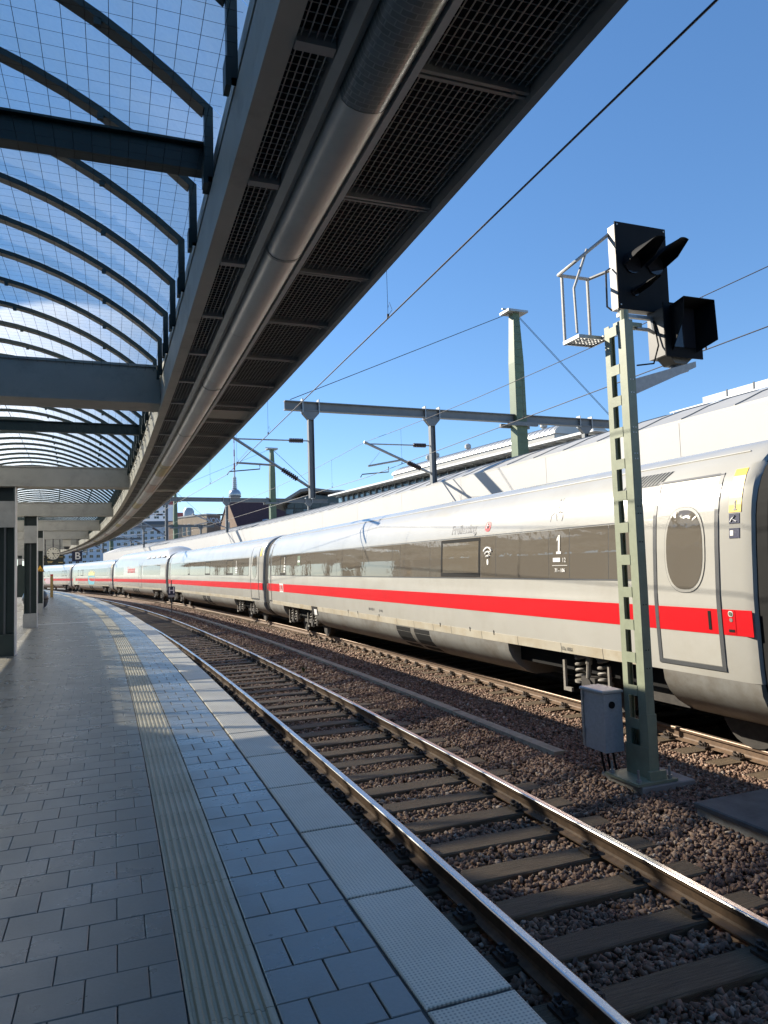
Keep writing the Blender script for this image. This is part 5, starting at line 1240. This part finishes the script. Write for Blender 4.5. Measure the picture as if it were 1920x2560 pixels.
for i in range(44): q = MB(); rb = [(3.65 + 2.88 * math.cos(t), 11.1 + Zo + 1.03 * math.sin(t)) for t in np.linspace(math.pi * 0.3, math.pi, 9)]; q.path([(a, -16.4 + i * 0.58, b_) for a, b_ in rb], 0.025, 4); q.build('roof_seam', 'metal_roof', of)
q = MB(); q.prism(ar, -16.56, -16.51); q.build('gable_wall', 'louvre', of)
for y, n_ in ((-12.8, 1), (-2.0, 1), (3.6, 3), (0.6, 0)):
    for j in range(n_):
        q = MB(); q.lathe([(0.16, 0.0), (0.16, 0.25), (0.30, 0.32), (0.30, 0.62), (0.12, 0.75), (0.0, 0.75)], 12, (3.0, y + j * 0.75, 12.02 + Zo)); q.build('roof_vent', 'galv_light', of, True)
# roof terrace with railing to the right
te = here('roof_terrace', 'flat roofed block with white railing and mesh screen above the white fascia', 'building', 18, 25.0, -1.6)
q = MB(); q.box((0, -14, 0), (16, 9.3, 8.42 + 1.6)); q.build('block', 'louvre', te)
for i in range(16): q = MB(); q.box((0.0, -13.8 + i * 1.53, 10.02), (0.05, -13.75 + i * 1.53, 10.40)); q.build('rail_post', 'white_steel', te)
q = MB(); q.box((-0.02, -14, 10.38), (0.06, 9.4, 10.44)); q.build('handrail', 'white_steel', te)
for i in range(15):
    e = MB(); y = -14 + i * 1.5
    q = MB(); q.box((1.2, y - 0.03, 10.02), (1.26, y + 0.03, 11.1)); q.build('screen_post', 'frame_dark', te)
    q = MB()
    for j in range(9): q.box((1.22, y + 0.035, 10.58 + j * 0.055), (1.24, y + 1.465, 10.58 + j * 0.055 + 0.03))
    q.build('mesh_screen', 'white_steel', te)['kind'] = 'stuff'
q = MB(); q.lathe([(0.45, 10.02), (0.45, 11.0), (0.5, 11.02), (0.5, 11.12), (0.0, 11.14)], 18, (3.2, 4.0, 0)); q.build('roof_vent', 'metal_roof', te, True)
# pavilion with wave roof
def at_dir(px, dist): 
    u = (px - 960) / 1800.0; d = (f_ + rr * u); d.z = 0; d.normalize(); return Vector((d.x * dist, d.y * dist, -1.6)), math.atan2(d.y, d.x) - math.pi / 2
p, a = at_dir(790, 100); pv = thing('wave_roof_pavilion', 'dark glazed pavilion with upswept concrete wave roof', 'building', p, a)
rf = [(-6.6, 12.75), (-4.6, 12.2), (-2.0, 13.75), (-0.8, 13.95), (5.2, 13.1), (5.2, 12.9), (-0.7, 13.55), (-2.0, 13.35), (-4.6, 11.75), (-6.6, 12.5)]
q = MB(); q.prism(rf, -3, 10); q.build('wave_roof', 'concrete', pv)
q = MB(); q.prism([(-4.3, 0), (5.0, 0), (5.0, 12.9), (-0.7, 13.5), (-2.0, 13.3), (-3.9, 12.2)], 0, 9.5); q.build('glazed_wall', 'pane_dark', pv)
for i in range(8): q = MB(); q.box((-4.2 + i * 1.2, -0.08, 6), (-4.12 + i * 1.2, -0.005, 12.0)); q.build('mullion', 'frame_dark', pv)
for z in (10.4, 11.3): q = MB(); q.box((-4.3, -0.06, z), (5.0, -0.004, z + 0.12)); q.build('transom', 'frame_dark', pv)
for i in (0, 2, 4): q = MB(); q.box((-4.1 + i * 1.2, -0.05, 10.6), (-3.15 + i * 1.2, -0.006, 11.25)); q.build('blue_pane', 'pane_blue', pv)  # some panes carry the bluer glass
ar = [(3.6 + 3.2 * math.cos(t), 13.0 + 2.0 * math.sin(t)) for t in np.linspace(0, math.pi, 18)]
q = MB(); q.prism([(6.8, 0)] + ar + [(0.4, 0)], 11, 24); q.build('barrel_hall', 'metal_roof', pv, True)
q = MB(); q.box((1.2, -6, 0), (9.0, -0.5, 9.6)); q.build('stair_block', 'brick_grey', pv)
p, a = at_dir(860, 92); lb = thing('louvred_block', 'low louvred grey block between the pavilion and the office', 'building', p, a)
q = MB(); q.box((-1.8, 0, 0), (3.4, 8, 11.4)); q.build('block_wall', 'louvre', lb)
for i in range(12): q = MB(); q.box((-1.83, -0.05, 9.2 + i * 0.19), (3.43, -0.002, 9.28 + i * 0.19)); q.build('louvre_slat', 'frame_dark', lb)
q = MB(); q.box((1.2, -0.08, 9.1), (3.2, -0.052, 10.1)); q.build('window_pane', 'pane_blue', lb)
# brick gable house
p, a = at_dir(597, 122); gh = thing('brick_gable_house', 'brown brick house with steep dark red roof and white dormer', 'house', p, a + 0.42)
wl, ht, ea, dp_ = 19.0, 15.0, 9.6, 9.0
q = MB(); q.prism([(0, 0), (dp_, 0), (dp_, ea), (dp_ / 2, ht - 0.15), (0, ea)], 0, wl, axis='x'); q.build('brick_wall', 'brick', gh)
q = MB()
for sgn in (0, 1):
    y0, y1 = (-0.35, dp_ / 2) if sgn == 0 else (dp_ + 0.35, dp_ / 2)
    q.add([(-0.12, y0, ea - 0.30), (wl + 0.2, y0, ea - 0.30), (wl + 0.2, y1, ht), (-0.12, y1, ht), (-0.12, y0, ea - 0.12), (wl + 0.2, y0, ea - 0.12), (wl + 0.2, y1, ht + 0.18), (-0.12, y1, ht + 0.18)], [(0, 1, 2, 3), (4, 7, 6, 5), (0, 4, 5, 1), (1, 5, 6, 2), (2, 6, 7, 3), (3, 7, 4, 0)])
q.build('tiled_roof', 'roof_tile', gh)
dm = MB(); dm.prism([(4.0, 9.6), (5.0, 11.6), (14.2, 11.6), (14.2, 9.6)], -0.2, 2.2); dm = dm.build('dormer', 'plaster_white', gh)
for i in range(4):
    q = MB(); q.box((5.6 + i * 2.1, -0.24, 10.0), (7.0 + i * 2.1, -0.201, 11.2)); w = q.build('dormer_window', 'white_steel', gh)
    for ix in range(2):
        for iz in range(2): q = MB(); q.box((5.7 + i * 2.1 + ix * 0.64, -0.27, 10.08 + iz * 0.55), (6.25 + i * 2.1 + ix * 0.64, -0.241, 10.55 + iz * 0.55)); q.build('pane', 'pane_dark', w)
q = MB(); q.box((-0.06, 3.9, 9.6), (-0.005, 5.4, 11.4)); w = q.build('gable_window', 'white_steel', gh)
for y in (4.0, 4.72): q = MB(); q.box((-0.09, y, 9.7), (-0.061, y + 0.6, 11.3)); q.build('pane', 'pane_dark', w)
for i in range(14): q = MB(); q.box((-0.05, 0.6 + i * 0.6, 8.5), (-0.004, 0.85 + i * 0.6, 8.68)); q.build('frieze_brick', 'plaster_white', gh)
# pale brick corner house with old lettering
p, a = at_dir(518, 116); pb = thing('pale_brick_house', 'sunlit pale brick corner house with tall windows and faded white lettering', 'house', p, a + 0.60)
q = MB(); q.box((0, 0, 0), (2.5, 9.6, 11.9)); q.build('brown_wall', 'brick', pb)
q = MB(); q.box((-0.12, 0.0, 0), (-0.004, 9.6, 11.9)); q.build('lit_wall', 'brick_pale', pb)  # sun-facing side painted in paler brick than the shaded sides
q = MB(); q.box((-0.18, -0.08, 11.905), (2.6, 9.7, 12.1)); q.build('coping', 'galv_light', pb)
q = MB(); q.box((-0.5, 8.9, 0), (-0.125, 10.4, 11.4)); q.build('chimney_pier', 'brick', pb)
for y in (4.6, 6.0, 7.9):
    for z in (5.6, 9.0): q = MB(); q.box((-0.16, y, z), (-0.122, y + 0.75, z + 1.75)); w = q.build('window', 'plaster_white', pb); q = MB(); q.box((-0.19, y + 0.06, z + 0.06), (-0.161, y + 0.69, z + 1.69)); q.build('pane', 'pane_dark', w)
front_text('VON', 1.15, 'plaster_white', pb, 1.25, -0.012, 11.0, bold=0.02)
q = MB(); q.lathe([(0.9, 12.1), (0.9, 13.0), (0.6, 13.5), (0.0, 13.65)], 16, (1.2, 7, 0)); q.build('roof_duct', 'metal_roof', pb, True)
# white apartment slab
p, a = at_dir(330, 360); wb = thing('white_apartment_block', 'long white apartment block with rows of small windows', 'building', p, a - 0.08)
q = MB(); q.box((-42, 0, 0), (26, 14, 23.4)); q.build('facade', 'plaster_white', wb)
q = MB(); q.box((-43, -0.6, 23.41), (27, 14.6, 24.0)); q.build('cornice', 'plaster_white', wb)
q = MB(); q.box((-41, 1.5, 24.01), (25, 13, 27.2)); q.build('attic', 'slate', wb)
windows(wb, -39, 3.0, 22, 2.4, 2.65, 8, 1.7, 1.5, -0.05)
p, a = at_dir(428, 400); tw = thing('red_topped_tower_block', 'tall pale blue tower block with dark red top', 'building', p, a)
q = MB(); q.box((-16, 0, 0), (3.0, 14, 38.5)); q.build('facade', 'plaster_white', tw)
q = MB(); q.box((-16.2, -0.2, 38.51), (3.2, 14.2, 42.6)); q.build('red_storey', 'plaster_red', tw)
q = MB(); q.box((-2.0, -0.5, 40.2), (5.0, 4, 42.5)); q.build('roof_gantry', 'frame_dark', tw)
windows(tw, -12, 4.5, 3, 22, 3.0, 6, 2.6, 1.4, -0.05)
p, a = at_dir(472, 400); rt_ = thing('red_tower_block', 'dark red tower block behind the pale brick house', 'building', p, a)
q = MB(); q.box((-9, 0, 0), (1.6, 12, 34.2)); q.build('facade', 'plaster_red', rt_)
# television tower
tv = thing('television_tower', 'distant television tower with steel sphere and striped antenna', 'tower', (-389.8, 1880, -1.6))
q = MB(); q.lathe([(16, 0), (9, 30), (6.5, 90), (5.2, 182)], 20); q.build('shaft', 'tower_shaft', tv, True)
q = MB(); q.lathe([(16 * math.sin(t), 196.4 - 16 * math.cos(t)) for t in np.linspace(0.32, math.pi - 0.2, 22)], 32); q.build('sphere', 'tower_steel', tv, True)
q = MB(); q.lathe([(16.15, 190.5), (16.25, 191), (16.25, 193), (16.15, 193.5)], 32); q.build('window_belt', 'slate', tv, True)
for i in range(6): q = MB(); q.lathe([(3.2, 212 + i * 5.2), (6.6 - 0.3 * i, 213 + i * 5.2), (6.6 - 0.3 * i, 215.6 + i * 5.2), (3.2, 216.4 + i * 5.2)], 18); q.build('gallery', 'tower_shaft', tv, True)
q = MB(); q.lathe([(3.1, 211), (3.0, 244)], 14); q.build('neck', 'tower_shaft', tv, True)
zz = [244, 262, 280, 298, 316, 334, 352, 372, 392]; rr_ = [2.6, 2.3, 2.0, 1.7, 1.4, 1.2, 1.0, 0.8, 0.6]
for i in range(8): q = MB(); q.lathe([(rr_[i], zz[i]), (rr_[i + 1], zz[i + 1])], 10); q.build('antenna_section', 'plaster_red' if i % 2 else 'ink_white', tv, True)
# out-of-view hall block, placed and sized to shade the near platform
hl = here('shading_hall', 'unseen station hall block added left of the platform to shade its near end', 'building', -17, -14.0, -1.6)
q = MB(); q.box((-24, -43, 0), (0, 39.3, 19.5)); q.build('hall_wall', 'hall_wall', hl)
q = MB(); q.box((-24.5, -43.5, 19.51), (0.6, 39.7, 20.1)); q.build('roof_edge', 'steel_grey', hl)
for i in range(10): q = MB(); q.box((0.01, -41 + i * 7.0, 5), (0.08, -36 + i * 7.0, 17)); q.build('hall_window', 'pane_dark', hl)
# unseen block added to darken the horizon mirrored in the train windows
lw = here('reflection_block', 'long low brown block added out of view on the left to darken window reflections', 'building', 90, -46.0, -1.6)
q = MB(); q.box((-14, -110, 0), (0, 120, 10.5)); q.build('wall', 'far_brown', lw)
q = MB(); q.box((-14.4, -110.4, 10.51), (0.5, 120.4, 11.1)); q.build('roof_edge', 'steel_grey', lw)
for i in range(36): q = MB(); q.box((0.01, -107 + i * 6.2, 4.0), (0.08, -103.5 + i * 6.2, 8.2)); q.build('block_window', 'pane_dark', lw)
